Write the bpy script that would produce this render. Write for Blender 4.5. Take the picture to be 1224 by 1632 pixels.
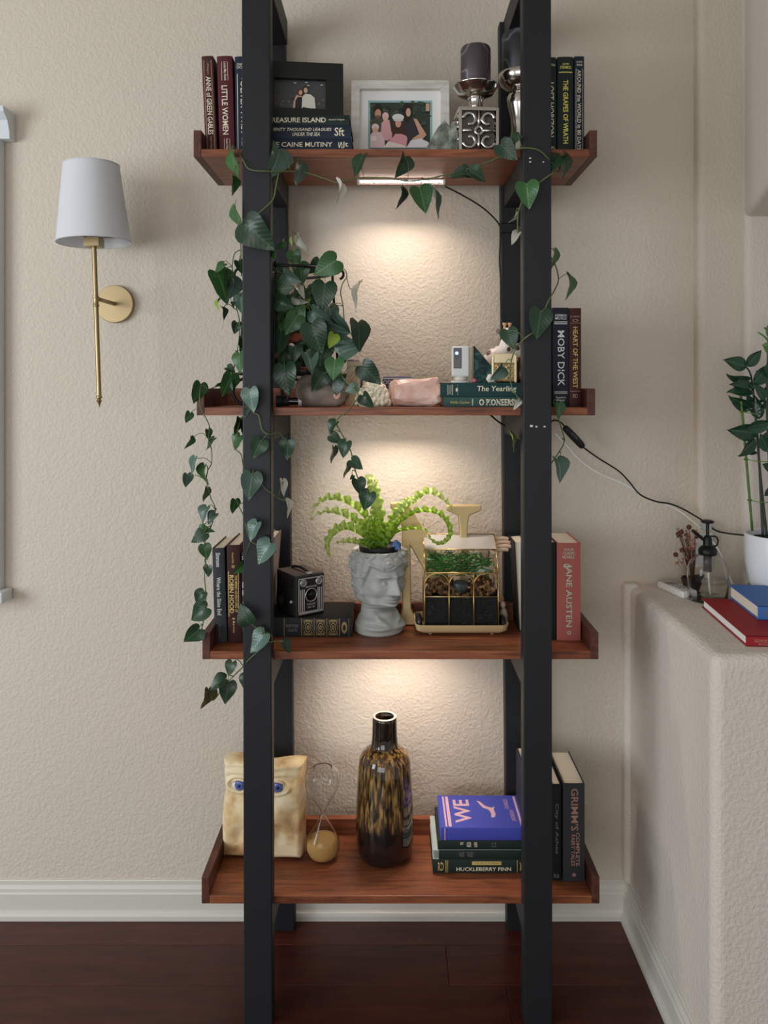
import bpy, bmesh, math, random
from mathutils import Vector, Matrix, noise
random.seed(7)
for _o in list(bpy.data.objects): bpy.data.objects.remove(_o)
SC = bpy.context.scene
COL = SC.collection

# ------------------------------------------------------------------ camera
F, PX, PY, H = 1250.0, 622.0, 615.0, 1.419
cam = bpy.data.cameras.new('camera'); camo = bpy.data.objects.new('camera', cam); COL.objects.link(camo)
cam.sensor_fit = 'HORIZONTAL'; cam.sensor_width = 36.0; cam.lens = 36.0 * F / 1224.0
cam.shift_x = (612 - PX) / 1224.0; cam.shift_y = -(816 - PY) / 1224.0
camo.location = (0, 0, H); camo.rotation_euler = (math.pi / 2, 0, 0); cam.clip_start = 0.05
SC.camera = camo
def at(px, py, Y): return Vector(((px - PX) * Y / F, Y, H - (py - PY) * Y / F))

# ------------------------------------------------------------------ light
w = bpy.data.worlds.new('world'); SC.world = w; w.use_nodes = True
bg = w.node_tree.nodes['Background']; bg.inputs[0].default_value = (1.0, 0.98, 0.95, 1); bg.inputs[1].default_value = 0.40
def area(name, loc, target, sx, sy, power, col):
    l = bpy.data.lights.new(name, 'AREA'); l.shape = 'RECTANGLE'; l.size = sx; l.size_y = sy; l.energy = power; l.color = col
    o = bpy.data.objects.new(name, l); COL.objects.link(o); o.location = loc
    o.rotation_euler = (Vector(target) - Vector(loc)).to_track_quat('-Z', 'Y').to_euler()
    return o
area('window_daylight', (-2.9, 0.0, 1.45), (0.2, 2.0, 1.25), 1.5, 1.5, 56, (0.86, 0.94, 1.0))
area('room_daylight', (-1.2, -2.4, 1.2), (0.2, 2.0, 0.8), 2.6, 1.6, 40, (0.98, 0.985, 1.0))
SC.view_settings.view_transform = 'Standard'; SC.view_settings.look = 'None'
SC.view_settings.exposure = -0.04; SC.view_settings.gamma = 1.0; SC.view_settings.use_curve_mapping = False

# ------------------------------------------------------------------ materials
def lin(c):
    return tuple(((v / 255) / 12.92 if v / 255 <= 0.04045 else ((v / 255 + 0.055) / 1.055) ** 2.4) for v in c)
MATS = {}
def mat(name, rgb, rough=0.6, metal=0.0, spec=0.5, trans=0.0, ior=1.45, emit=None, es=0.0, coat=0.0, sub=0.0, alpha=1.0):
    if name in MATS: return MATS[name]
    m = bpy.data.materials.new(name); m.use_nodes = True
    b = m.node_tree.nodes['Principled BSDF']
    b.inputs['Base Color'].default_value = (*lin(rgb), 1); b.inputs['Roughness'].default_value = rough
    b.inputs['Metallic'].default_value = metal; b.inputs['Specular IOR Level'].default_value = spec
    b.inputs['Transmission Weight'].default_value = trans; b.inputs['IOR'].default_value = ior
    b.inputs['Coat Weight'].default_value = coat; b.inputs['Alpha'].default_value = alpha
    if sub: b.inputs['Subsurface Weight'].default_value = sub; b.inputs['Subsurface Scale'].default_value = 0.01
    if emit: b.inputs['Emission Color'].default_value = (*lin(emit), 1); b.inputs['Emission Strength'].default_value = es
    MATS[name] = m
    return m
def nodes(m): return m.node_tree.nodes, m.node_tree.links, m.node_tree.nodes['Principled BSDF']
def tex_noise(m, scale, detail=3, coord='Object', stretch=(1, 1, 1), dist=0.0):
    N, L, b = nodes(m)
    tc = N.new('ShaderNodeTexCoord'); mp = N.new('ShaderNodeMapping'); mp.inputs['Scale'].default_value = stretch
    t = N.new('ShaderNodeTexNoise'); t.inputs['Scale'].default_value = scale; t.inputs['Detail'].default_value = detail; t.inputs['Distortion'].default_value = dist
    L.new(tc.outputs[coord], mp.inputs[0]); L.new(mp.outputs[0], t.inputs['Vector'])
    return t
def ramp(m, src, stops):
    N, L, b = nodes(m)
    r = N.new('ShaderNodeValToRGB'); e = r.color_ramp.elements
    while len(e) < len(stops): e.new(0.5)
    for i, (p, c) in enumerate(stops):
        e[i].position = p; e[i].color = (*lin(c), 1)
    L.new(src, r.inputs[0]); return r
def colour_noise(m, scale, stops, detail=3, stretch=(1, 1, 1), dist=0.0, coord='Object'):
    t = tex_noise(m, scale, detail, coord, stretch, dist); r = ramp(m, t.outputs['Fac'], stops)
    N, L, b = nodes(m); L.new(r.outputs[0], b.inputs['Base Color']); return r
def bump(m, scale, strength=0.3, dist=0.002, detail=3, stretch=(1, 1, 1)):
    t = tex_noise(m, scale, detail, 'Object', stretch); N, L, b = nodes(m)
    bp = N.new('ShaderNodeBump'); bp.inputs['Strength'].default_value = strength; bp.inputs['Distance'].default_value = dist
    L.new(t.outputs['Fac'], bp.inputs['Height']); L.new(bp.outputs[0], b.inputs['Normal']); return m

def plaster(name, rgb, scale=75):
    m = mat(name, rgb, 0.85, spec=0.25)
    N, L, b = nodes(m)
    t = tex_noise(m, scale, 4, 'Object'); t2 = tex_noise(m, scale * 0.35, 2, 'Object', dist=0.6)
    r = N.new('ShaderNodeValToRGB'); r.color_ramp.elements[0].position = 0.38; r.color_ramp.elements[1].position = 0.66
    L.new(t.outputs['Fac'], r.inputs[0])
    ad = N.new('ShaderNodeMath'); ad.operation = 'MULTIPLY_ADD'; ad.inputs[1].default_value = 0.7
    L.new(t2.outputs['Fac'], ad.inputs[0]); L.new(r.outputs[0], ad.inputs[2])
    bp = N.new('ShaderNodeBump'); bp.inputs['Strength'].default_value = 0.34; bp.inputs['Distance'].default_value = 0.0034
    L.new(ad.outputs[0], bp.inputs['Height']); L.new(bp.outputs[0], b.inputs['Normal'])
    return m
M_WALL = plaster('wall_plaster', (208, 197, 181), 135)
M_LEDGE = plaster('ledge_plaster', (214, 205, 194), 130)
M_TRIM = mat('painted_trim', (206, 202, 192), 0.45)
M_BLACK = bump(mat('black_paint', (30, 31, 34), 0.5, spec=0.4), 40, 0.12, 0.001)
M_CORD = mat('black_rubber', (18, 18, 19), 0.5)
M_WHITEP = mat('white_plastic', (226, 226, 224), 0.35)
def woodmat(name, stops, rough, scale=7, stretch=(1.2, 14, 14), coat=0.0, rnd=False):
    m = mat(name, (100, 50, 30), rough, coat=coat)
    N, L, b = nodes(m)
    t = tex_noise(m, scale, 6, 'Object', stretch, 0.8); r = ramp(m, t.outputs['Fac'], stops)
    out = r.outputs[0]
    t2 = tex_noise(m, scale * 6, 3, 'Object', (stretch[0], stretch[1] * 2, stretch[2] * 2))
    mx = N.new('ShaderNodeMix'); mx.data_type = 'RGBA'; mx.blend_type = 'MULTIPLY'; mx.inputs[0].default_value = 0.35
    L.new(out, mx.inputs[6]); L.new(t2.outputs['Color'], mx.inputs[7])
    g = N.new('ShaderNodeRGBToBW'); L.new(t2.outputs['Color'], g.inputs[0]); L.new(g.outputs[0], mx.inputs[7]); out = mx.outputs[2]
    if rnd:
        oi = N.new('ShaderNodeObjectInfo'); hs = N.new('ShaderNodeHueSaturation')
        mr = N.new('ShaderNodeMapRange'); mr.inputs[3].default_value = 0.72; mr.inputs[4].default_value = 1.3
        L.new(oi.outputs['Random'], mr.inputs[0]); L.new(mr.outputs[0], hs.inputs['Value']); L.new(out, hs.inputs['Color']); out = hs.outputs[0]
    L.new(out, b.inputs['Base Color']); return m
M_SHELF = woodmat('stained_wood', [(0.25, (92, 52, 35)), (0.5, (142, 80, 51)), (0.75, (170, 102, 64))], 0.42)
M_SHELFD = woodmat('stained_wood_end', [(0.25, (62, 32, 27)), (0.5, (88, 48, 36)), (0.75, (108, 60, 44))], 0.5, stretch=(14, 1.5, 14))
M_PLANK = woodmat('cherry_plank', [(0.2, (56, 26, 20)), (0.5, (80, 36, 27)), (0.8, (98, 48, 34))], 0.33, 5, (1, 9, 9), rnd=True)
M_PAGE = mat('page_paper', (232, 220, 198), 0.85)
M_BRASS = bump(mat('brushed_brass', (166, 147, 112), 0.42, 1.0), 220, 0.05, 0.0005)
M_GOLD = mat('gold_paint', (205, 180, 122), 0.35, 0.75)
M_GOLDW = mat('gold_wire', (204, 170, 106), 0.3, 0.9)
M_SILVER = mat('silver_metal', (206, 200, 194), 0.16, 1.0)
M_IRON = mat('black_iron', (20, 20, 22), 0.4, 0.3)
M_GLASS = mat('clear_glass', (255, 255, 255), 0.0, trans=1.0, ior=1.03, coat=1.0)
M_PANE = mat('thin_pane', (240, 246, 242), 0.02, trans=1.0, ior=1.05)
# lettering foils
T_GOLD = mat('foil_gold', (204, 178, 108), 0.4, 0.3)
T_CREAM = mat('foil_cream', (222, 212, 188), 0.5)
T_WHITE = mat('ink_white', (224, 224, 220), 0.5)
T_YEL = mat('foil_yellow', (226, 214, 110), 0.45)
T_DIM = mat('foil_dim', (108, 106, 100), 0.5)
T_COPP = mat('foil_copper', (176, 134, 118), 0.45, 0.2)

# ------------------------------------------------------------------ mesh helpers
class MB:
    def __init__(s): s.v = []; s.f = []; s.c = []
    def add(s, vs, fs, M=None):
        o = len(s.v)
        s.v += [tuple(M @ Vector(p)) if M else tuple(p) for p in vs]
        s.f += [tuple(i + o for i in f) for f in fs]; return s
    def box(s, x0, x1, y0, y1, z0, z1, M=None, dx=0.0):
        vs = [(x0, y0, z0), (x1, y0, z0), (x1, y1, z0), (x0, y1, z0), (x0 + dx, y0, z1), (x1 + dx, y0, z1), (x1 + dx, y1, z1), (x0 + dx, y1, z1)]
        return s.add(vs, [(3, 2, 1, 0), (4, 5, 6, 7), (0, 1, 5, 4), (1, 2, 6, 5), (2, 3, 7, 6), (3, 0, 4, 7)], M)
    def lathe(s, prof, n=40, M=None, cap=True, sx=1, sy=1):
        vs = []; fs = []
        for r, z in prof:
            for k in range(n):
                a = 2 * math.pi * k / n; vs.append((r * math.cos(a) * sx, r * math.sin(a) * sy, z))
        for i in range(len(prof) - 1):
            for k in range(n):
                k2 = (k + 1) % n; fs.append((i * n + k, i * n + k2, (i + 1) * n + k2, (i + 1) * n + k))
        if cap:
            if prof[0][0] > 1e-5: fs.append(tuple(reversed(range(n))))
            if prof[-1][0] > 1e-5: fs.append(tuple(range((len(prof) - 1) * n, len(prof) * n)))
        return s.add(vs, fs, M)
    def tube(s, pts, r, n=6, smooth=4, closed=False, M=None):
        P = [Vector(p) for p in pts]
        if smooth and len(P) > 2: P = catmull(P, smooth, closed)
        m = len(P); vs = []; fs = []; up = None
        for i, p in enumerate(P):
            if closed: t = P[(i + 1) % m] - P[i - 1]
            else: t = P[min(i + 1, m - 1)] - P[max(i - 1, 0)]
            if t.length < 1e-9: t = Vector((0, 0, 1))
            t.normalize()
            if up is None: up = t.orthogonal().normalized()
            up = (up - t * up.dot(t))
            up = up.normalized() if up.length > 1e-6 else t.orthogonal().normalized()
            sd = t.cross(up); rr = r(i / max(m - 1, 1)) if callable(r) else r
            for k in range(n):
                a = 2 * math.pi * k / n; vs.append(p + up * math.cos(a) * rr + sd * math.sin(a) * rr)
        for i in range(m if closed else m - 1):
            j = (i + 1) % m
            for k in range(n):
                k2 = (k + 1) % n; fs.append((i * n + k, i * n + k2, j * n + k2, j * n + k))
        if not closed: fs += [tuple(reversed(range(n))), tuple(range((m - 1) * n, m * n))]
        return s.add(vs, fs, M)
    def prism(s, poly, y0, y1, M=None, axis='y'):
        n = len(poly)
        f = {'y': lambda a, b, d: (a, d, b), 'x': lambda a, b, d: (d, a, b), 'z': lambda a, b, d: (a, b, d)}[axis]
        vs = [f(a, b, y0) for a, b in poly] + [f(a, b, y1) for a, b in poly]
        fs = [tuple(range(n)), tuple(reversed(range(n, 2 * n)))] + [(i, (i + 1) % n, (i + 1) % n + n, i + n) for i in range(n)]
        return s.add(vs, fs, M)
    def grid(s, fn, nu, nv, M=None, close_u=False):
        vs = [fn(i / (nu if close_u else nu - 1), j / (nv - 1)) for j in range(nv) for i in range(nu)]
        fs = []
        for j in range(nv - 1):
            for i in range(nu if close_u else nu - 1):
                i2 = (i + 1) % nu; fs.append((j * nu + i, j * nu + i2, (j + 1) * nu + i2, (j + 1) * nu + i))
        return s.add(vs, fs, M)
    def build(s, name, m, parent=None, smooth=False, bevel=0.0, seg=2, fix=True, auto=None):
        me = bpy.data.meshes.new(name); me.from_pydata([tuple(v) for v in s.v], [], s.f)
        if fix:
            b = bmesh.new(); b.from_mesh(me); bmesh.ops.recalc_face_normals(b, faces=b.faces); b.to_mesh(me); b.free()
        if m: me.materials.append(m)
        o = bpy.data.objects.new(name, me); COL.objects.link(o)
        if parent: o.parent = parent
        if smooth:
            for p in me.polygons: p.use_smooth = True
            if auto: me.set_sharp_from_angle(angle=math.radians(auto))
        if bevel:
            bm_ = o.modifiers.new('bevel', 'BEVEL'); bm_.width = bevel; bm_.segments = seg; bm_.limit_method = 'ANGLE'
        return o
def catmull(P, k, closed=False):
    out = []; m = len(P)
    for i in range(m if closed else m - 1):
        if closed: p0, p1, p2, p3 = P[i - 1], P[i], P[(i + 1) % m], P[(i + 2) % m]
        else: p0, p1, p2, p3 = P[max(i - 1, 0)], P[i], P[i + 1], P[min(i + 2, m - 1)]
        for q in range(k):
            t = q / k
            out.append(0.5 * ((2 * p1) + (p2 - p0) * t + (2 * p0 - 5 * p1 + 4 * p2 - p3) * t * t + (3 * p1 - p0 - 3 * p2 + p3) * t ** 3))
    if not closed: out.append(P[-1].copy())
    return out
def circ(c, r, ax1, ax2, n=24):
    return [Vector(c) + Vector(ax1) * r * math.cos(2 * math.pi * k / n) + Vector(ax2) * r * math.sin(2 * math.pi * k / n) for k in range(n)]
def tag(o, label, cat, group=None):
    o['label'] = label; o['category'] = cat
    if group: o['group'] = group
    return o
def thing(name, label, cat, loc=(0, 0, 0), rz=0.0, group=None, rot=None):
    o = bpy.data.objects.new(name, None); o.empty_display_size = 0.02; COL.objects.link(o)
    o.location = loc; o.rotation_euler = rot if rot else (0, 0, rz)
    return tag(o, label, cat, group)
def struct(o): o['kind'] = 'structure'; return o
_TC = {}
def text_shape(s, bold=0.0, shear=0.0):
    k = (s, bold, shear)
    if k not in _TC:
        cu = bpy.data.curves.new('t', 'FONT'); cu.body = s; cu.resolution_u = 2; cu.offset = bold; cu.shear = shear; cu.fill_mode = 'FRONT'
        ob = bpy.data.objects.new('t', cu); me = bpy.data.meshes.new_from_object(ob)
        vs = [tuple(v.co) for v in me.vertices]; fs = [tuple(p.vertices) for p in me.polygons]
        bpy.data.objects.remove(ob); bpy.data.curves.remove(cu); bpy.data.meshes.remove(me)
        xs = [v[0] for v in vs]; ys = [v[1] for v in vs]; x0, x1, y0, y1 = min(xs), max(xs), min(ys), max(ys)
        _TC[k] = ([((x - x0) / (x1 - x0) - .5, (y - y0) / (y1 - y0) - .5) for x, y, _ in vs], fs, (x1 - x0) / (y1 - y0))
    return _TC[k]
def add_text(mb, s, c, right, up, w, h, bold=0.015, shear=0.0, post=None):
    vs, fs, asp = text_shape(s, bold, shear)
    if w is None: w = h * asp
    if h is None: h = w / asp
    c, right, up = Vector(c), Vector(right), Vector(up)
    P = [c + right * (u * w) + up * (v * h) for u, v in vs]
    if post: P = [post(p) for p in P]
    mb.add(P, fs)
# flat print (photographs, paper): coloured polygons on one sheet, colours in a colour attribute
M_PRINT = mat('photo_print', (200, 200, 200), 0.35)
_n, _l, _b = nodes(M_PRINT); _a = _n.new('ShaderNodeAttribute'); _a.attribute_name = 'Col'; _l.new(_a.outputs['Color'], _b.inputs['Base Color'])
class Art:
    def __init__(s): s.v = []; s.f = []; s.col = []; s.k = 0
    def poly(s, pts, rgb):
        o = len(s.v); s.k += 1
        s.v += [(x, s.k, y) for x, y in pts]; s.f.append(tuple(range(o, o + len(pts)))); s.col.append(rgb); return s
    def rect(s, x0, y0, x1, y1, rgb): return s.poly([(x0, y0), (x1, y0), (x1, y1), (x0, y1)], rgb)
    def ell(s, cx, cy, rx, ry, rgb, n=16): return s.poly([(cx + rx * math.cos(2 * math.pi * i / n), cy + ry * math.sin(2 * math.pi * i / n)) for i in range(n)], rgb)
    def build(s, name, parent, x0, z0, w, h, y, step=0.00008):
        me = bpy.data.meshes.new(name); me.from_pydata([(x0 + a * w, y - k * step, z0 + b * h) for a, k, b in s.v], [], s.f)
        at_ = me.color_attributes.new('Col', 'FLOAT_COLOR', 'CORNER')
        for p in me.polygons:
            for li in p.loop_indices: at_.data[li].color = (*lin(s.col[p.index]), 1)
        me.materials.append(M_PRINT); o = bpy.data.objects.new(name, me); COL.objects.link(o); o.parent = parent; return o
# ================================================================== the setting
YW = 2.10
struct(MB().box(-2.4, 0.83, YW, YW + 0.12, -0.02, 2.75).build('wall_back', M_WALL))
struct(MB().box(-2.4, 1.7, -0.6, YW + .12, 2.75, 2.8).build('ceiling', mat('ceiling_paint', (214, 208, 198), .9)))
# floor: subfloor with separate planks
fl = struct(MB().box(-2.4, 1.6, -0.6, YW, -0.03, -0.012).build('floor', mat('subfloor', (26, 14, 11), 0.8)))
PLW = 0.134; row = 0; y = 2.125
pl_mesh = {}
def plank(x0, x1, y0, y1):
    k = (round(x1 - x0, 3))
    if k not in pl_mesh:
        o = MB().box(-(x1 - x0) / 2 + .0005, (x1 - x0) / 2 - .0005, -PLW / 2 + .0005, PLW / 2 - .0005, -0.012, 0).build('plank', M_PLANK, fl, bevel=0.0008, seg=1)
        pl_mesh[k] = o
    else:
        o = pl_mesh[k].copy(); COL.objects.link(o)
    o.location = ((x0 + x1) / 2, (y0 + y1) / 2, 0); o.parent = fl
starts = [-1.55, -2.3, -0.948, -0.435, -1.6, -1.1, -0.5, -1.9, -1.3, -0.8, -1.7, -0.2]
for r in range(12):
    y1 = 2.125 - r * PLW; y0 = y1 - PLW; xs = starts[r]
    cuts = [xs + k * 1.22 for k in range(-3, 5)]
    for a, b in zip(cuts[:-1], cuts[1:]):
        a2, b2 = max(a, -2.4), min(b, 1.6)
        if b2 - a2 > 0.02 and y0 > 0.4: plank(a2, b2, y0, y1)
# baseboard
prof = [(0, 0), (0.022, 0), (0.022, 0.012), (0.019, 0.018), (0.015, 0.021), (0.014, 0.026), (0.014, 0.066), (0.011, 0.070), (0.0105, 0.078), (0.007, 0.083), (0.005, 0.086), (0.005, 0.096), (0.003, 0.099), (0, 0.099)]
struct(MB().prism([(YW - a, b) for a, b in prof], -2.4, 0.66, axis='x').build('baseboard_back', M_TRIM))
XL = 0.632
struct(MB().prism([(XL - a, b) for a, b in prof], 1.52, YW - 0.006, axis='y').build('baseboard_right', M_TRIM))
# hearth ledge with bullnose edges, slim bullnose strip against the wall, proud panels and the overhang above
ZL = 0.89
struct(MB().box(XL, 1.7, 1.535, YW + 0.05, 0.0, ZL).build('wall_ledge', M_LEDGE, smooth=False, bevel=0.022, seg=5))
struct(MB().box(XL - 0.013, XL + 0.03, YW - 0.035, YW + 0.03, 0.10, ZL + 0.006).build('trim_1', M_LEDGE, bevel=0.013, seg=4))
struct(MB().box(0.812, 1.7, YW - 0.04, YW + 0.1, ZL - 0.02, 2.75).build('wall_right', M_WALL, bevel=0.016, seg=4))
struct(MB().box(0.922, 1.7, YW - 0.07, YW + 0.1, ZL - 0.02, 2.75).build('wall_niche', M_LEDGE, bevel=0.016, seg=4))
ov = [(0.925, YW + 0.05), (0.925, 2.05), (0.828, 1.72), (0.80, 1.5), (1.7, 1.5), (1.7, YW + 0.05)]
struct(MB().prism(ov, 1.858, 2.75, axis='z').build('wall_overhang', M_LEDGE, bevel=0.014, seg=4))
# window casing at the far left, with crown and sill
win = bpy.data.objects.new('window_1', None); COL.objects.link(win); struct(win); win.location = (-1.45, YW, 0.88)
for x0, x1 in ((-1.11, -1.031), (-1.89, -1.813)):
    cs = MB().box(x0 + 1.45, x1 + 1.45, -0.03, 0.0, 0.0, 1.2).box(x0 + 1.455, x1 + 1.445 , -0.036, -0.03, 0.02, 1.18).build('casing', mat('window_trim', (206, 210, 212), 0.45), win, bevel=0.004)
MB().prism([(0, 1.19), (-0.034, 1.19), (-0.036, 1.21), (-0.046, 1.235), (-0.066, 1.252), (-0.070, 1.265), (0, 1.265)], 0.447 - 0.94, 0.447, axis='x').build('crown', MATS['window_trim'], win)
MB().box(-0.44, 0.44, -0.06, 0, -0.03, 0.0).build('sill', MATS['window_trim'], win, bevel=0.004)
MB().box(-0.37, 0.37, -0.03, -0.02, 0.0, 1.2).build('pane', M_PANE, win)
sh = MB()
for k in range(22): sh.add([(-0.36, -0.012, 0.03 + k * .053), (0.36, -0.012, 0.03 + k * .053), (0.36, -0.004, 0.08 + k * .053), (-0.36, -0.004, 0.08 + k * .053)], [(0, 1, 2, 3)])
sh.build('shutter', MATS['window_trim'], win)

# ================================================================== the bookcase
YF0, YF1, YR0, YR1 = 1.74, 1.78, 2.04, 2.077
bc = thing('ladder_bookcase', 'tall open bookcase with black posts and four reddish brown wooden shelves', 'bookcase', (0.014, 1.9, 0))
OX, OY = 0.014, 1.9
TOPZ = 2.367
def post(x0, x1, y0, y1, dx):
    MB().box(x0 - OX, x1 - OX, y0 - OY, y1 - OY, 0.0, TOPZ, dx=dx).build('post', M_BLACK, bc, bevel=0.0025)
post(-0.325, -0.262, YF0, YF1, -0.005); post(0.297, 0.360, YF0, YF1, -0.003)
post(-0.312, -0.249, YR0, YR1, -0.026); post(0.304, 0.364, YR0, YR1, -0.020)
SHELF = [(1.957, -0.447, 0.470), (1.370, -0.440, 0.4656), (0.816, -0.427, 0.473), (0.261, -0.4286, 0.4756)]
TH = 0.018
for zt, xa, xb in SHELF:
    zb = zt - TH
    bd = MB().box(xa + TH - OX, xb - TH - OX, YF1 + .001 - OY, YR0 - .002 - OY, zb, zt).build('shelf', M_SHELF, bc, bevel=0.0012)
    for x0 in (xa, xb - TH):
        MB().box(x0 - OX, x0 + TH - OX, YF1 + .001 - OY, YR0 - .002 - OY, zb, zb + 0.061).build('end_panel', M_SHELFD, bd, bevel=0.0015)
    MB().box(xa + TH - OX, xb - TH - OX, YR0 - .02 - OY, YR0 - .002 - OY, zt, zb + 0.061).build('back_rail', M_SHELF, bd, bevel=0.0012)
    for x0, x1, d in ((-0.320, -0.262, -0.006), (0.298, 0.358, 0)):
        f = zb / TOPZ
        MB().box(x0 - OX - .004 * f, x1 - OX - .002, YF1 - OY, YR0 - OY, zb - 0.056, zb - 0.0005).build('crossbar', M_BLACK, bc, bevel=0.002)
for x0, x1 in ((-0.330, -0.267), (0.294, 0.357)):
    MB().box(x0 - OX, x1 - OX, YF1 - OY, YR0 - OY, TOPZ - 0.062, TOPZ).build('crossbar', M_BLACK, bc, bevel=0.002)
for cx_, cy_, r_ in ((845, 252, 1.5), (845, 258, 1.5), (847, 679, 2.4), (855, 680, 1.7), (868, 680, 1.7), (866, 258, 1.2)):
    p = at(cx_, cy_, YF0 - .0006) - Vector((OX, OY, 0))
    MB().lathe([(.0001, 0), (r_ * YF0 / F, .0002), (r_ * YF0 / F, .0008)], 8, Matrix.Translation(p) @ Matrix.Rotation(-math.pi / 2, 4, 'X') @ Matrix.Diagonal((1.2, .8, 1, 1))).build('paint_chip', mat('bare_chip', (206, 204, 198), .7), bc)
# light strips under the shelves
M_LED = mat('led_diode', (255, 246, 236), 0.4, emit=(255, 240, 225), es=30)
M_TUBE = mat('clear_tube', (250, 245, 245), 0.08, trans=0.85, ior=1.2)
def strip(zb, x0, x1, yc, label, power, thin=1.0):
    t = thing('light_strip', label, 'light strip', ((x0 + x1) / 2, yc, zb - 0.0005), group='light strips under the shelves')
    L = (x1 - x0) / 2; t.scale = (1, 1, thin)
    MB().box(-L, L, -0.006, 0.006, -0.004, 0).build('base', M_WHITEP, t, bevel=0.0008)
    tb = MB(); n = 10
    tb.grid(lambda u, v: (-L + 2 * L * v, 0.0085 * math.cos(math.pi * u), -0.004 - 0.0085 * math.sin(math.pi * u)), n, 2).build('cover', M_TUBE, t, smooth=True)
    for e in (-L, L): MB().box(e - .003, e + .003, -0.0085, 0.0085, -0.012, 0).build('end_cap', M_WHITEP, t, bevel=0.001)
    d = None
    for k in range(24):
        if d is None: d = MB().box(-.0028, .0028, -.0025, .0025, -.0062, -.004).build('diode', M_LED, t); o = d
        else: o = d.copy(); COL.objects.link(o); o.parent = t
        o.location = (-L + 0.008 + k * (2 * L - 0.016) / 23, 0, 0)
    l = bpy.data.lights.new('strip_light', 'AREA'); l.shape = 'RECTANGLE'; l.size = 2 * L - .01; l.size_y = 0.012; l.energy = power; l.color = (1.0, 0.84, 0.73); l.spread = math.radians(128)
    lo = bpy.data.objects.new('strip_light', l); COL.objects.link(lo); lo.parent = t; lo.location = (0, 0, -0.016)
    return t
strip(1.939, -0.080, 0.135, 1.975, 'lit clear light strip under the top shelf', 1.08)
strip(1.352, -0.080, 0.135, 1.965, 'hidden light strip glowing under the second shelf, above the fern', 1.08, 0.5)
strip(0.798, -0.080, 0.135, 1.965, 'hidden light strip glowing under the third shelf, above the tortoiseshell vase', 1.08)
# ================================================================== books
def cloth(name, rgb, rough=0.6):
    return bump(mat(name, rgb, rough, spec=0.35), 900, 0.06, 0.0004)
def book(label, x, y, z, t, h, d, cov, marks=(), lie=False, lean=0.0, yaw=0.0, back=False, group='books on the bookcase', bulge=0.07, page=None, board=None, name='book'):
    """standing: x = centre of thickness, y = spine plane, z = base; lying: x = right-hand end; back=True turns the page edge to the front"""
    bl = t * bulge; b = 0.0026
    if lie: loc = (x, y, z + t / 2); rot = (0, -math.pi / 2, yaw)
    elif back: loc = (x, y + d, z); rot = (0, lean, math.pi + yaw)
    else: loc = (x, y, z); rot = (0, lean, yaw)
    r = thing(name, label, 'book', loc, rot=rot, group=group)
    def curve(px): return -bl * (1 - (2 * px / t) ** 2) + bl
    c = MB(); n = 8
    outer = [(-t / 2 + t * i / n, curve(-t / 2 + t * i / n)) for i in range(n + 1)]
    inner = [(max(-t / 2 + b, min(t / 2 - b, px)), py + b) for px, py in outer]
    c.prism(outer + inner[::-1], 0, h, axis='z')
    if not board:
        c.box(-t / 2, -t / 2 + b, bl + b * .3, d, 0, h).box(t / 2 - b, t / 2, bl + b * .3, d, 0, h)
    c.build('cover', cov, r, bevel=0.0005, seg=1)
    if board:
        MB().box(-t / 2, -t / 2 + b, bl, d, -.014, h + .014).box(t / 2 - b, t / 2, bl, d, -.014, h + .014).build('cover_board', board, r, bevel=0.0005, seg=1)
    pg = MB().box(-t / 2 + b, t / 2 - b, bl + b, d - 0.004, 0.003, h - 0.003).build('pages', page or M_PAGE, r)
    groups = {}
    def post(p): return Vector((p.x, curve(p.x) - 0.0004, p.z))
    for m in marks:
        kind, ink = m[0], m[1]; mb = groups.setdefault((ink.name, m if len(marks) < 6 or kind == 'v' else 0), (MB(), ink))[0]
        if kind in 'vh':
            _, _, s, u0, u1, c0, c1 = m[:7]; bold = m[7] if len(m) > 7 else 0.012; sh = m[8] if len(m) > 8 else 0
            zc = h * (1 - (u0 + u1) / 2); xc = -t / 2 + t * (c0 + c1) / 2
            if kind == 'v': add_text(mb, s, (xc, 0, zc), (0, 0, -1), (1, 0, 0), (u1 - u0) * h, (c1 - c0) * t, bold, sh, post)
            else: add_text(mb, s, (xc, 0, zc), (1, 0, 0), (0, 0, 1), (c1 - c0) * t, (u1 - u0) * h, bold, sh, post)
        elif kind == 'b':
            _, _, u0, u1, c0, c1 = m
            k = 6; P = [(-t / 2 + t * (c0 + (c1 - c0) * i / k), zz) for zz in (h * (1 - u0), h * (1 - u1)) for i in range(k + 1)]
            mb.add([post(Vector((px, 0, pz))) for px, pz in P], [(i, i + 1, i + k + 2, i + k + 1) for i in range(k)])
        elif kind == 'f':
            _, _, u0, u1, c0, c1, wd = m; wu = wd / h; wc = wd / t
            for (a0, a1, e0, e1) in ((u0, u0 + wu, c0, c1), (u1 - wu, u1, c0, c1), (u0, u1, c0, c0 + wc), (u0, u1, c1 - wc, c1)):
                P = [(-t / 2 + t * cc, h * (1 - uu)) for uu, cc in ((a0, e0), (a0, e1), (a1, e1), (a1, e0))]
                mb.add([post(Vector((px, 0, pz))) for px, pz in P], [(0, 1, 2, 3)])
        elif kind == 'e':   # ring ornament
            _, _, uc, cc, ru, rc, wd = m; k = 20; vs = []
            for i in range(k):
                a = 2 * math.pi * i / k
                for q in (1, 1 - wd): vs.append(post(Vector((-t / 2 + t * (cc + rc * q * math.cos(a)), 0, h * (1 - (uc + ru * q * math.sin(a)))))))
            mb.add(vs, [(2 * i, 2 * i + 1, (2 * i + 3) % (2 * k), (2 * i + 2) % (2 * k)) for i in range(k)])
    for mb, ink in groups.values():
        o = mb.build('lettering', ink, r, fix=False)
    return r
def xs(px, Y): return (px - PX) * Y / F
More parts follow.
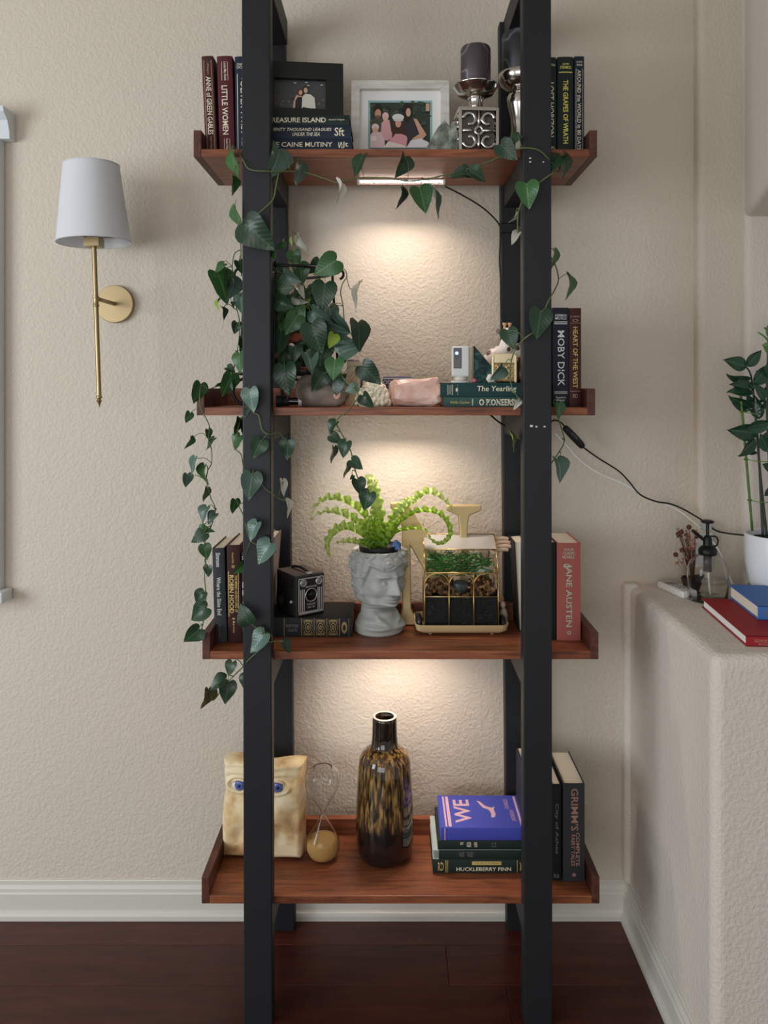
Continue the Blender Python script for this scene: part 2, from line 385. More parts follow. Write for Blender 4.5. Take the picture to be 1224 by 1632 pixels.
Z1, Z2, Z3, Z4 = [s[0] for s in SHELF]
C_MAR = cloth('cloth_maroon', (84, 30, 38)); C_BRN = cloth('cloth_brown', (66, 34, 30)); C_NAVY = cloth('cloth_navy', (28, 40, 56))
C_GRN = cloth('cloth_green', (26, 40, 36)); C_BLK = cloth('cloth_black', (26, 27, 28)); C_TEAL = cloth('cloth_teal', (26, 62, 62))
C_TEAL2 = cloth('cloth_grey_green', (56, 84, 78)); C_CHAR = cloth('cloth_charcoal', (50, 52, 56)); C_DMAR = cloth('cloth_dark_maroon', (58, 24, 22))
C_RED = cloth('cloth_brick', (170, 92, 84)); C_BLUE = cloth('cloth_royal', (66, 74, 168)); C_PALE = cloth('cloth_pale', (168, 178, 176))
C_CRED = cloth('cloth_red', (150, 32, 38)); C_CBLUE = cloth('cloth_blue', (66, 110, 178)); C_DNAVY = cloth('cloth_dark_navy', (34, 36, 50))

# ---- top shelf, left row
Yb = 1.822
book('dark brown book with narrow gilt border, leftmost on the top shelf', xs(337, Yb), Yb, Z1, 0.027, 0.229, 0.15, C_BRN,
     [('v', T_CREAM, 'ANNE of GREEN GABLES', .21, .80, .30, .74), ('v', T_COPP, 'L.M. Montgomery', .07, .19, .4, .64), ('v', T_COPP, "Reader's Digest", .82, .95, .42, .62), ('f', T_COPP, .045, .965, .14, .86, .0008), ('f', T_COPP, .055, .957, .2, .8, .0006)], lean=-0.045)
book('maroon book with cream lettering between the brown and navy ones on the top shelf', xs(362, Yb), Yb, Z1, 0.036, 0.229, 0.15, C_MAR,
     [('v', T_CREAM, 'LITTLE WOMEN', .30, .80, .26, .64, .02), ('v', T_CREAM, 'Louisa May Alcott', .06, .25, .40, .62), ('v', T_CREAM, "Reader's Digest", .84, .97, .42, .60), ('b', T_CREAM, .06, .25, .30, .325), ('b', T_CREAM, .06, .25, .68, .705), ('b', T_CREAM, .84, .97, .33, .35), ('b', T_CREAM, .84, .97, .68, .70)], lean=-0.030)
book('navy book with framed cream title on the top shelf, half behind the left post', xs(388, Yb), Yb, Z1, 0.036, 0.228, 0.15, C_NAVY,
     [('v', T_CREAM, 'OLIVER TWIST', .25, .80, .36, .74, .015), ('h', T_CREAM, 'CHARLES', .07, .095, .14, .86), ('h', T_CREAM, 'DICKENS', .10, .125, .14, .86), ('f', T_CREAM, .18, .96, .14, .9, .0012), ('h', T_CREAM, 'J', .19, .23, .4, .55), ('v', T_CREAM, 'RD', .84, .93, .4, .66)], lean=-0.012)
# ---- top shelf, lying stack behind the left post
xr = xs(561, 1.80)
zc = Z1
book('dark navy book at the bottom of the lying stack on the top shelf', xr, 1.80, zc, 0.030, 0.225, 0.15, C_NAVY,
     [('v', T_CREAM, 'THE CAINE MUTINY', .12, .80, .35, .72), ('h', T_CREAM, 'S', .86, .90, .25, .75), ('v', T_CREAM, 'Jt', .90, .96, .25, .75)], lie=True, group='lying books on the top shelf'); zc += .0302
book('navy book in the middle of the lying stack on the top shelf', xr - .002, 1.802, zc, 0.031, 0.225, 0.15, C_NAVY,
     [('v', T_CREAM, 'TWENTY THOUSAND LEAGUES', .14, .80, .56, .80, .012, .25), ('v', T_CREAM, 'UNDER THE SEA', .40, .68, .20, .46, .012, .25), ('v', T_CREAM, 'Sft', .83, .93, .2, .82)], lie=True, group='lying books on the top shelf'); zc += .0312
book('dark green book on top of the lying stack, under the dark photo frame', xr - .006, 1.803, zc, 0.024, 0.225, 0.15, C_GRN,
     [('v', T_CREAM, 'TREASURE ISLAND', .16, .76, .26, .74, .018), ('v', T_CREAM, "Reader's Digest", .79, .95, .42, .60)], lie=True, group='lying books on the top shelf'); zc += .0242
ZST = zc
# ---- dark photo frame on the stack (turned so its right end is farther)
def cu(m, nm): return m
fr = thing('photo_frame', 'dark green photo frame with a photo of a couple, standing on lying books', 'photo frame', (xs(480, 1.89), 1.885, ZST + .0005), rot=(math.radians(-7), 0, math.radians(6)))
W2, HH = 0.102, 0.160
C_FR = mat('frame_dark_green', (24, 30, 26), 0.4)
px0, px1, pz0, pz1 = -0.064, 0.060, 0.042, 0.118
fm = MB()
for a in ((-W2, W2, 0, pz0), (-W2, W2, pz1, HH), (-W2, px0, pz0, pz1), (px1, W2, pz0, pz1)): fm.box(a[0], a[1], -0.008, 0.008, a[2], a[3])
fm.build('moulding', C_FR, fr, bevel=0.001)
MB().box(-W2 + .004, W2 - .004, 0.0085, 0.011, .004, HH - .004).build('backing', C_BLK, fr)
MB().prism([(0.008, 0.10), (0.045, 0.001), (0.049, 0.001), (0.012, 0.102)], -.02, .02, axis='x').build('easel_leg', C_BLK, fr)
a = Art(); a.rect(0, 0, 1, 1, (76, 76, 78))
for i in range(26): a.ell(random.random(), .12 + random.random() * .4, .012 + .02 * random.random(), .02 + .04 * random.random(), random.choice([(92, 90, 88), (110, 104, 96), (44, 44, 48), (128, 122, 112)]))
for q in ((.4, .9), (.62, .93), (.66, .83), (.92, .86)): a.ell(q[0], q[1], .03, .018, (206, 200, 186))
a.poly([(.36, .02), (.37, .25), (.42, .48), (.5, .50), (.56, .42), (.56, .02)], (212, 168, 146)); a.poly([(.40, .02), (.41, .3), (.45, .42), (.54, .44), (.57, .02)], (44, 38, 40))
a.ell(.495, .60, .060, .135, (96, 58, 44)); a.ell(.508, .580, .034, .080, (216, 172, 150))
a.poly([(.53, .06), (.54, .44), (.60, .54), (.70, .53), (.78, .42), (.80, .06)], (226, 222, 208)); a.poly([(.55, .1), (.69, .06), (.69, 0), (.55, .02)], (38, 34, 34))
a.ell(.605, .70, .047, .12, (60, 44, 38)); a.ell(.607, .655, .039, .095, (214, 172, 148))
a.build('print', fr, px0, pz0, px1 - px0, pz1 - pz0, 0.004)
# ---- white photo frame
fr = thing('photo_frame', 'white photo frame with a family photo in a white mount, between books and grey rock', 'photo frame', (xs(638, 1.925), 1.925, Z1 + .001), rot=(math.radians(-5), 0, 0))
W2, HH = 0.121, 0.214; bw = 0.0215
C_FW = colour_noise(mat('frame_white', (214, 210, 202), 0.5), 12, [(0.3, (196, 190, 180)), (0.6, (220, 217, 210))], stretch=(1, 1, 6)); C_FW = MATS['frame_white']
MB().prism([(-W2, 0), (W2, 0), (W2 - bw, bw), (-W2 + bw, bw)], -.012, .006).build('moulding', C_FW, fr, bevel=0.0012)
MB().prism([(-W2, HH), (W2, HH), (W2 - bw, HH - bw), (-W2 + bw, HH - bw)], -.012, .006).build('moulding', C_FW, fr, bevel=0.0012)
MB().prism([(-W2, 0), (-W2 + bw, bw), (-W2 + bw, HH - bw), (-W2, HH)], -.012, .006).build('moulding', C_FW, fr, bevel=0.0012)
MB().prism([(W2, 0), (W2 - bw, bw), (W2 - bw, HH - bw), (W2, HH)], -.012, .006).build('moulding', C_FW, fr, bevel=0.0012)
MB().box(-W2 + .003, W2 - .003, .006, .009, .003, HH - .003).build('backing', C_BLK, fr)
MB().box(-W2 + bw, W2 - bw, .002, .005, bw, HH - bw).build('mount', mat('mount_white', (236, 235, 232), 0.7), fr)
MB().prism([(0.008, 0.13), (0.06, 0.001), (0.064, 0.001), (0.012, 0.132)], -.02, .02, axis='x').build('easel_leg', C_BLK, fr)
x0, x1, z0, z1 = -.0795, .079, .040, .168
MB().box(x0, x1, .0013, .002, z0, z1).build('mount_border', mat('mount_teal', (150, 186, 190), 0.7), fr)
b = .0055; a = Art(); a.rect(0, 0, 1, 1, (52, 62, 52))
for i in range(40): a.ell(random.random(), .45 + .55 * random.random(), .05 * random.random() + .01, .06 * random.random() + .01, random.choice([(40, 54, 42), (66, 80, 62), (84, 92, 74), (34, 44, 40), (58, 74, 66)]))
a.rect(.93, .8, .99, .97, (196, 164, 128))
a.poly([(0, .15), (.0, .55), (.08, .66), (.22, .66), (.27, .5), (.26, .1)], (74, 76, 62)); a.ell(.13, .83, .068, .125, (34, 28, 26)); a.ell(.13, .745, .054, .10, (196, 146, 118)); a.ell(.13, .68, .045, .03, (120, 86, 72))
a.poly([(.17, .2), (.19, .55), (.26, .62), (.32, .6), (.36, .3), (.3, .15)], (220, 168, 172)); a.ell(.255, .69, .055, .085, (228, 186, 190)); a.ell(.255, .64, .045, .06, (224, 180, 156))
a.poly([(0, 0), (0, .28), (.06, .36), (.18, .34), (.24, .18), (.24, 0)], (226, 196, 196)); a.ell(.085, .45, .062, .075, (232, 208, 206)); a.ell(.085, .39, .05, .06, (220, 176, 152)); a.ell(.06, .2, .05, .06, (240, 226, 222))
a.poly([(.50, .05), (.52, .6), (.60, .70), (.72, .66), (.84, .46), (.80, .05)], (52, 50, 58)); a.poly([(.72, .64), (.78, .62), (.94, .28), (.84, .14), (.70, .1), (.70, .2), (.82, .3)], (208, 160, 136))
a.ell(.62, .76, .078, .21, (42, 30, 28)); a.ell(.636, .77, .040, .095, (212, 166, 142))
a.poly([(.30, .04), (.34, .3), (.42, .42), (.56, .38), (.62, .2), (.60, .02)], (226, 160, 170)); a.poly([(.36, .2), (.38, .62), (.56, .62), (.60, .26), (.52, .3), (.42, .3)], (70, 42, 34)); a.ell(.465, .66, .10, .075, (220, 220, 214)); a.ell(.468, .53, .05, .09, (212, 162, 136)); a.ell(.47, .60, .085, .03, (206, 206, 202))
a.poly([(.22, 0), (.3, .14), (.55, .06), (.62, 0)], (236, 222, 214)); a.poly([(.60, 0), (.68, .16), (.84, .2), (.97, .12), (1, 0)], (228, 226, 228))
a.build('print', fr, x0 + b, z0 + b, x1 - x0 - 2 * b, z1 - z0 - 2 * b, .0011)
# ---- rocks
def rock(name, m, loc, sx, sy, sz, seed, rough=0.25, sub=3, facet=True, rz=0.0, fine=0.0):
    bm = bmesh.new(); bmesh.ops.create_icosphere(bm, subdivisions=sub, radius=1.0)
    off = Vector((seed * 7.3, seed * 3.1, seed * 1.7))
    for v in bm.verts:
        p = v.co.copy(); k = 1 + rough * noise.noise(p * 1.3 + off) * 1.6 + rough * .5 * noise.noise(p * 3.1 + off) + fine * noise.noise(p * 9 + off)
        v.co = Vector((p.x * sx * k, p.y * sy * k, p.z * sz * k))
    zmin = min(v.co.z for v in bm.verts); zcut = zmin + sz * .18
    for v in bm.verts: v.co.z = max(v.co.z, zcut) - zcut
    me = bpy.data.meshes.new(name); bm.to_mesh(me); bm.free(); me.materials.append(m)
    if not facet:
        for p in me.polygons: p.use_smooth = True
    o = bpy.data.objects.new(name, me); COL.objects.link(o); o.location = loc; o.rotation_euler.z = rz; return o
def hullrock(name, m, pts, loc, bevel=0.002, seed=1, jit=0.0):
    bm = bmesh.new(); rr = random.Random(seed)
    for p in pts: bm.verts.new([c + rr.uniform(-jit, jit) for c in p])
    r = bmesh.ops.convex_hull(bm, input=bm.verts)
    bmesh.ops.delete(bm, geom=[g for g in r['geom_interior'] if isinstance(g, bmesh.types.BMVert)], context='VERTS')
    bmesh.ops.recalc_face_normals(bm, faces=bm.faces)
    me = bpy.data.meshes.new(name); bm.to_mesh(me); bm.free(); me.materials.append(m)
    o = bpy.data.objects.new(name, me); COL.objects.link(o); o.location = loc
    if bevel: q = o.modifiers.new('bevel', 'BEVEL'); q.width = bevel; q.segments = 2
    return o
M_GROCK = bump(mat('grey_green_stone', (110, 116, 106), 0.55), 120, 0.6, 0.003); colour_noise(M_GROCK, 38, [(0.3, (66, 74, 66)), (0.5, (118, 124, 112)), (0.7, (170, 172, 162))], 6)
yr = 1.87
tag(hullrock('mineral_rock', M_GROCK, [(-.042, -.02, 0), (.04, -.024, 0), (.044, .02, 0), (-.038, .022, 0), (-.04, -.02, .022), (-.03, .01, .04), (-.016, -.018, .05), (-.012, .0, .078), (.0, -.008, .092), (.006, .008, .086), (.02, -.016, .062), (.03, .01, .056), (.042, -.01, .034), (.044, .014, .03), (.008, -.028, .03), (-.02, -.03, .02), (.03, -.028, .012)], (xs(706, yr), yr, Z1), .0015, 4, .004), 'rough grey green rock with pointed top in front of the white frame', 'rock')
tag(hullrock('quartz_shard', M_GROCK, [(-.012, -.01, 0), (.014, -.012, 0), (.012, .012, 0), (-.01, .012, 0), (.004, -.008, .07), (-.006, .004, .088), (-.012, .0, .06), (.012, .004, .05)], (xs(722, 1.88), 1.845, Z1), .001, 5, .003), 'pale angular grey shard between rough rock and square candle holder', 'rock')
# ---- candle and scroll-cube holder
ch = thing('candle_holder', 'silver candle holder with square scrollwork base under the purple grey candle', 'candle holder', (xs(758, 1.86), 1.862, Z1), rz=math.radians(4))
s2 = 0.0435; hc = .108
MB().box(-s2 + .006, s2 - .006, -s2 + .006, s2 - .006, .004, hc - .004).build('shade_core', mat('recess_shade', (84, 80, 75), 0.5), ch)  # dark box puts the shaded inside of the openwork into colour
cage = MB()
for sx_ in (-1, 1):
    for sy_ in (-1, 1): cage.box(sx_ * s2 - .0035, sx_ * s2 + .0035, sy_ * s2 - .0035, sy_ * s2 + .0035, 0, hc)
for z in (.004, hc - .004):
    for sgn in (-1, 1):
        cage.box(-s2, s2, sgn * s2 - .0035, sgn * s2 + .0035, z - .004, z + .004); cage.box(sgn * s2 - .0035, sgn * s2 + .0035, -s2, s2, z - .004, z + .004)
cage.build('cage', M_SILVER, ch, bevel=.001)
MB().box(-s2, s2, -s2, s2, hc - .004, hc + .002).build('top_plate', M_SILVER, ch, bevel=.001)
for face in range(4):
    R = Matrix.Rotation(face * math.pi / 2, 4, 'Z'); sc = MB()
    for cx, cz, dx, dz in ((-.021, .029, 1, 1), (.021, .029, -1, 1), (-.021, .079, 1, -1), (.021, .079, -1, -1)):
        pts = []
        for k in range(15):
            aa = k / 14 * 1.55 * math.pi + .2; rr = .0165 - .0065 * k / 14
            pts.append(R @ Vector((cx - dx * rr * math.cos(aa), -s2, cz - dz * rr * math.sin(aa))))
        sc.tube(pts, .0047, 6, 2)
    sc.tube([R @ p for p in circ((0, -s2, .054), .009, (1, 0, 0), (0, 0, 1), 14)], .004, 5, 0, True)
    for p, q in (((0, 0.062), (0, .10)), ((0, .046), (0, .008)), ((-.008, .054), (-.038, .054)), ((.008, .054), (.038, .054))):
        sc.tube([R @ Vector((p[0], -s2, p[1])), R @ Vector((q[0], -s2, q[1]))], .0042, 5, 0)
    sc.build('scrollwork', M_SILVER, ch, smooth=True)
MB().lathe([(.024, hc + .001), (.022, hc + .008), (.017, hc + .014), (.016, hc + .028), (.020, hc + .034), (.018, hc + .038)], 28).build('neck', M_SILVER, ch, smooth=True)
MB().lathe([(.001, hc + .035), (.020, hc + .036), (.042, hc + .046), (.052, hc + .062), (.054, hc + .064), (.052, hc + .066), (.040, hc + .060), (.001, hc + .054)], 40).build('drip_plate', M_SILVER, ch, smooth=True)
def waxmat(n, c, vein):
    m = mat(n, c, 0.45, sub=.1); N, L, b = nodes(m)
    wv = N.new('ShaderNodeTexWave'); wv.inputs['Scale'].default_value = 6; wv.inputs['Distortion'].default_value = 14; wv.inputs['Detail'].default_value = 3; wv.bands_direction = 'Z'
    tc = N.new('ShaderNodeTexCoord'); L.new(tc.outputs['Object'], wv.inputs[0]); r = ramp(m, wv.outputs['Fac'], [(0.0, c), (0.975, c), (1.0, vein)]); L.new(r.outputs[0], b.inputs['Base Color']); return m
def candle(label, loc, r, h, m):
    c = thing('pillar_candle', label, 'candle', loc, group='pillar candles')
    MB().lathe([(r - .003, 0), (r, .003), (r, h - .006), (r - .002, h - .001), (r - .006, h), (r * .5, h - .005), (.001, h - .007)], 40).build('wax', m, c, smooth=True, auto=50)
    MB().tube([(0, 0, h - .008), (.0008, 0, h - .002), (.003, 0, h + .002)], .001, 5, 0).build('wick', C_BLK, c)
candle('purple grey pillar candle with pale vein on the square silver holder', (xs(758, 1.862), 1.862, Z1 + hc + .0585), .0355, .098, waxmat('wax_plum', (72, 62, 66), (126, 116, 120)))
# ---- second holder (hourglass), partly behind the right post
c2 = thing('candle_holder', 'tall silver hourglass candle holder half behind the right post', 'candle holder', (xs(830, 1.90), 1.90, Z1))
MB().lathe([(.046, 0), (.046, .006), (.038, .022), (.028, .050), (.023, .080), (.024, .110), (.031, .140), (.034, .158), (.028, .170), (.020, .178)], 28).build('stem', M_SILVER, c2, smooth=True)
MB().lathe([(.019, .176), (.036, .182), (.050, .194), (.0535, .206), (.054, .216), (.051, .217), (.047, .208), (.001, .206)], 40).build('drip_plate', M_SILVER, c2, smooth=True)
candle('near black pillar candle on the tall silver holder by the right post', (xs(830, 1.90), 1.90, Z1 + .2065), .0455, .106, waxmat('wax_black', (36, 36, 42), (84, 86, 94)))
# ---- top shelf, right row
book('dark green book with cream title on the top shelf, mostly behind the right post', xs(874, Yb), Yb, Z1, 0.038, 0.226, 0.15, C_GRN,
     [('v', T_CREAM, 'LOST HORIZON', .26, .82, .5, .84, .015), ('h', T_CREAM, 'JAMES HILTON', .07, .10, .12, .92), ('h', T_CREAM, 'RD', .92, .97, .5, .9)])
book('black green book with yellow title on the top shelf, second from the right end', xs(901.5, Yb), Yb, Z1, 0.037, 0.227, 0.15, C_GRN,
     [('v', T_YEL, 'THE GRAPES OF WRATH', .24, .89, .34, .66, .02), ('h', T_YEL, 'JOHN', .065, .09, .3, .7), ('h', T_YEL, 'STEINBECK', .095, .125, .14, .86), ('b', T_YEL, .155, .165, .08, .92), ('b', T_YEL, .95, .958, .08, .92), ('h', T_YEL, 'DIGEST', .965, .985, .14, .86)])
book('slim navy book with pale italic lettering, rightmost on the top shelf', xs(923.5, Yb), Yb, Z1, 0.023, 0.228, 0.15, C_NAVY,
     [('v', T_CREAM, 'AROUND the WORLD in 80 DAYS', .14, .955, .28, .66), ('h', T_CREAM, 'JULES', .05, .07, .2, .8), ('h', T_CREAM, 'VERNE', .08, .10, .2, .8), ('f', T_CREAM, .13, .97, .14, .84, .0007)])
# ---- second shelf, right row and lying pair
Y2 = 1.835
book('slim dark book behind the right post on the second shelf', xs(870, Y2), Y2, Z2, 0.024, 0.222, 0.15, C_TEAL2, [])
book('dark navy book with large pale title beside the slim brown one on the second shelf', xs(894, Y2), Y2, Z2, 0.0385, 0.232, 0.15, C_DNAVY,
     [('v', T_WHITE, 'MOBY DICK', .23, .79, .30, .72, .01), ('h', T_WHITE, 'HERMAN', .065, .09, .16, .84), ('h', T_WHITE, 'MELVILLE', .095, .12, .16, .84), ('b', T_WHITE, .14, .148, .1, .9), ('b', T_WHITE, .158, .166, .1, .9), ('b', T_WHITE, .845, .851, .1, .9), ('b', T_WHITE, .86, .866, .1, .9), ('h', T_WHITE, "Reader's", .895, .915, .2, .8), ('h', T_WHITE, 'Digest', .92, .95, .26, .74)])
book('brown book with yellow title, rightmost on the second shelf', xs(917, Y2), Y2, Z2, 0.028, 0.231, 0.15, C_BRN,
     [('v', T_GOLD, 'HEART OF THE WEST', .19, .81, .30, .70, .018), ('h', T_COPP, 'O. HENRY', .075, .095, .1, .9), ('e', T_COPP, .125, .5, .014, .24, .35), ('b', T_COPP, .15, .154, .06, .94), ('b', T_COPP, .84, .845, .06, .94), ('h', T_COPP, 'RD', .87, .91, .3, .7)], lean=0.0)
xr2 = xs(864, 1.815)
book('grey green book lying at the bottom of the pair beside the rose quartz', xr2, 1.815, Z2, 0.0235, 0.228, 0.15, C_TEAL2,
     [('v', T_CREAM, 'O PIONEERS!', .36, .73, .14, .80, .03), ('v', T_GOLD, 'Willa Cather', .07, .27, .34, .58, .0, .3), ('b', T_CREAM, .29, .298, .15, .8)], lie=True, group='lying books on the second shelf')
book('teal book with cream script title lying under the small white camera', xr2 + .002, 1.812, Z2 + .0237, 0.0325, 0.238, 0.155, C_TEAL,
     [('v', T_CREAM, 'The Yearling', .36, .74, .28, .78, .012, .12), ('h', T_CREAM, 'MARJORIE', .07, .082, .16, .84), ('h', T_CREAM, 'KINNAN', .09, .10, .2, .8), ('h', T_CREAM, 'RAWLINGS', .11, .125, .14, .86), ('e', T_CREAM, .16, .5, .010, .14, .9), ('b', T_CREAM, .17, .1715, .1, .9)], lie=True, group='lying books on the second shelf')
ZY = Z2 + .0237 + .0325
# ---- third shelf
Y3 = 1.843
book('charcoal book with white gothic lettering, leftmost on the third shelf', xs(352, Y3), Y3, Z3, 0.029, 0.222, 0.15, C_CHAR,
     [('v', T_WHITE, 'Simmons', .05, .20, .3, .66), ('v', T_WHITE, 'Where the Skies End', .31, .71, .30, .64), ('v', T_DIM, 'Simon & Schuster', .81, .95, .36, .54)], lean=-0.03)
book('dark maroon book with gilt framed title on the third shelf', xs(374, Y3), Y3, Z3, 0.032, 0.229, 0.155, C_DMAR,
     [('v', T_GOLD, 'ROBIN HOOD', .31, .70, .16, .50, .02), ('v', T_GOLD, 'THE MERRY ADVENTURES OF', .31, .69, .58, .76), ('f', T_GOLD, .27, .735, .08, .86, .001), ('f', T_GOLD, .28, .725, .11, .83, .0007), ('v', T_GOLD, 'Howard Pyle', .08, .19, .36, .52), ('h', T_GOLD, 'W', .205, .24, .35, .6), ('v', T_GOLD, 'Barnes', .78, .90, .4, .54), ('e', T_GOLD, .755, .45, .008, .1, .8)], lean=-0.015)
book('black book with white patterned spine on the third shelf beside the left post', xs(394, Y3), Y3, Z3, 0.028, 0.212, 0.15, C_BLK,
     [('h', T_WHITE, 'NS', .07, .125, .08, .9), ('b', T_WHITE, .05, .056, .05, .95), ('h', T_WHITE, 'K', .33, .40, .1, .9), ('h', T_WHITE, 'K', .42, .48, .1, .9), ('h', T_WHITE, 'A', .50, .56, .1, .9), ('b', T_DIM, .70, .86, .1, .9), ('h', T_WHITE, 'S', .92, .965, .2, .8)], page=mat('page_red', (176, 84, 78), 0.8))
book('slim grey book leaning behind the box camera on the third shelf', xs(424, 1.93), 1.90, Z3, 0.018, 0.236, 0.11, mat('cover_mauve', (124, 112, 112), 0.5), [], lean=0.075)
T_OLD = mat('foil_antique', (142, 120, 78), .45, .3)
xr3 = xs(562, 1.885)
marks = [('b', T_OLD, .0, .004, 0, 1)]
for u in (.14, .29, .47, .60, .73, .86): marks += [('b', T_OLD, u, u + .004, .04, .96), ('b', T_OLD, u + .008, u + .010, .04, .96)]
for u0, u1 in ((.02, .13), (.49, .59), (.62, .72), (.75, .85)):
    uc = (u0 + u1) / 2
    marks += [('f', T_OLD, u0 + .002, u1 - .002, .1, .9, .0006), ('e', T_OLD, uc, .5, .030, .26, .22), ('e', T_OLD, uc, .5, .046, .38, .07), ('e', T_OLD, uc, .5, .014, .12, .6), ('e', T_OLD, uc, .84, .03, .05, .6), ('e', T_OLD, uc, .16, .03, .05, .6), ('e', T_OLD, u0 + .012, .2, .008, .08, .4), ('e', T_OLD, u1 - .012, .2, .008, .08, .4), ('e', T_OLD, u0 + .012, .8, .008, .08, .4), ('e', T_OLD, u1 - .012, .8, .008, .08, .4)]
marks += [('v', T_DIM, 'SHORT STORIES', .31, .44, .52, .66), ('v', T_DIM, 'COLLECTED', .33, .43, .30, .44), ('e', T_OLD, .915, .5, .03, .3, .5), ('b', T_OLD, .96, .963, .04, .96)]
book('thick black book with gilt oval ornaments lying under the box camera', xr3, 1.880, Z3, 0.047, 0.232, 0.138, C_BLK, marks, lie=True, bulge=.05)
Z3B = Z3 + .047
book('cream paged book with its page edge forward beside the terrarium', xs(833, 1.935) + .004, 1.925, Z3, 0.030, 0.222, 0.085, C_BLK, [], back=True, lean=0.055)
book('black book mostly behind the right post on the third shelf', xs(876, 1.86), 1.86, Z3, 0.032, 0.232, 0.14, C_BLK, [])
book('thick brick red book with pale green lettering, rightmost on the third shelf', xs(907, 1.857), 1.857, Z3, 0.056, 0.231, 0.145, C_RED,
     [('v', mat('foil_sage', (188, 200, 178), 0.45), 'JANE AUSTEN', .22, .86, .30, .62, .005), ('h', MATS['foil_sage'], 'FOUR', .055, .08, .3, .7), ('h', MATS['foil_sage'], 'CLASSIC', .09, .12, .24, .76), ('h', MATS['foil_sage'], 'NOVELS', .13, .16, .22, .72), ('e', MATS['foil_sage'], .235, .40, .022, .14, .3), ('e', MATS['foil_sage'], .92, .5, .018, .08, .4)], bulge=.04)
# ---- bottom shelf
Y4 = 1.835
book('dark navy book seen from its cover behind the right post on the bottom shelf', xs(860, Y4) - .008, 1.84, Z4, 0.040, 0.236, 0.165, C_DNAVY, [])
book('slim black book with faint lettering between right post and thick grey book', xs(887, Y4), Y4, Z4, 0.022, 0.226, 0.155, C_BLK,
     [('v', T_DIM, 'City of Ashes', .20, .72, .28, .74), ('h', T_DIM, 'RB', .93, .97, .2, .8)])
book('thick dark grey book with copper lettering, rightmost on the bottom shelf', xs(914.5, Y4), 1.832, Z4, 0.0505, 0.229, 0.165, C_CHAR,
     [('v', T_COPP, "GRIMM'S", .05, .48, .36, .70, .01), ('v', T_COPP, 'COMPLETE', .50, .84, .58, .76), ('v', T_COPP, 'FAIRY TALES', .52, .84, .36, .54), ('e', T_COPP, .93, .5, .018, .09, .7)], bulge=.03)
xr4 = xs(846, 1.86)
book('dark green book with gilt title plate, lowest of the stack under the blue book', xr4, 1.862, Z4, 0.033, 0.232, 0.155, C_GRN,
     [('v', T_CREAM, 'HUCKLEBERRY FINN', .24, .80, .18, .46), ('b', T_GOLD, .40, .70, .62, .86), ('v', C_GRN, 'THE ADVENTURES OF', .42, .68, .68, .80), ('b', T_GOLD, .13, .137, .06, .94), ('b', T_GOLD, .15, .154, .06, .94), ('v', T_GOLD, 'RD', .05, .11, .2, .8), ('b', T_GOLD, .86, .866, .06, .94), ('v', T_GOLD, 'MT', .89, .96, .2, .8)], lie=True, group='lying books on the bottom shelf')
book('pale grey boarded book with dark spine in the stack on the bottom shelf', xr4 - .016, 1.862, Z4 + .0332, 0.022, 0.202, 0.150, C_GRN,
     [('v', T_DIM, 'NIGHTS', .24, .30, .3, .8), ('v', T_DIM, 'TALES', .33, .40, .3, .8)], lie=True, group='lying books on the bottom shelf', board=C_PALE)
book('dark book with short cream lettering just under the blue book, bottom shelf', xr4, 1.864, Z4 + .0554, 0.021, 0.220, 0.150, C_GRN,
     [('h', T_CREAM, 'THE', .24, .275, .55, .85), ('h', T_CREAM, 'AFRICAN', .31, .36, .3, .85), ('h', T_CREAM, 'QUEEN', .39, .43, .3, .85), ('h', T_DIM, 'C.S.', .58, .63, .3, .85)], lie=True, group='lying books on the bottom shelf')
we = book('royal blue book with pink lettering and a diving figure, on top of the stack', xr4, 1.864, Z4 + .0766, 0.030, 0.213, 0.150, C_BLUE,
     [('b', mat('ink_pink', (206, 168, 178), 0.5), .04, .05, .02, .98)], lie=True, group='lying books on the bottom shelf')
# cover print, in the book's own frame: +x is up when lying, -z runs to the right
ink = MATS['ink_pink']; cm = MB(); tx = .0152
def cp(u, v): return Vector((tx, .004 + v * .144, .213 - u * .213))
for u0, u1 in ((.055, .075), (.09, .125), (.90, .925)):
    cm.add([cp(u0, .02), cp(u1, .02), cp(u1, .97), cp(u0, .97)], [(0, 1, 2, 3)])
add_text(cm, 'WE', cp(.27, .50), Vector((0, 1, 0)), Vector((0, 0, 1)), .105, .040, .02)
fig = [(.46, .84), (.50, .80), (.55, .66), (.62, .60), (.66, .64), (.64, .55), (.65, .40), (.63, .30), (.59, .30), (.60, .42), (.58, .54), (.52, .60), (.49, .70)]
cm.add([cp(u, v) for u, v in fig], [tuple(range(len(fig)))])
cm.add([cp(.79 + .0 * k, .5) for k in range(1)], [])
add_text(cm, 'CHARLES', cp(.80, .72), Vector((0, 1, 0)), Vector((0, 0, 1)), .045, .010, .0); add_text(cm, 'LINDBERGH', cp(.84, .36), Vector((0, 1, 0)), Vector((0, 0, 1)), .05, .010, .0)
cm.build('cover_print', ink, we, fix=False)
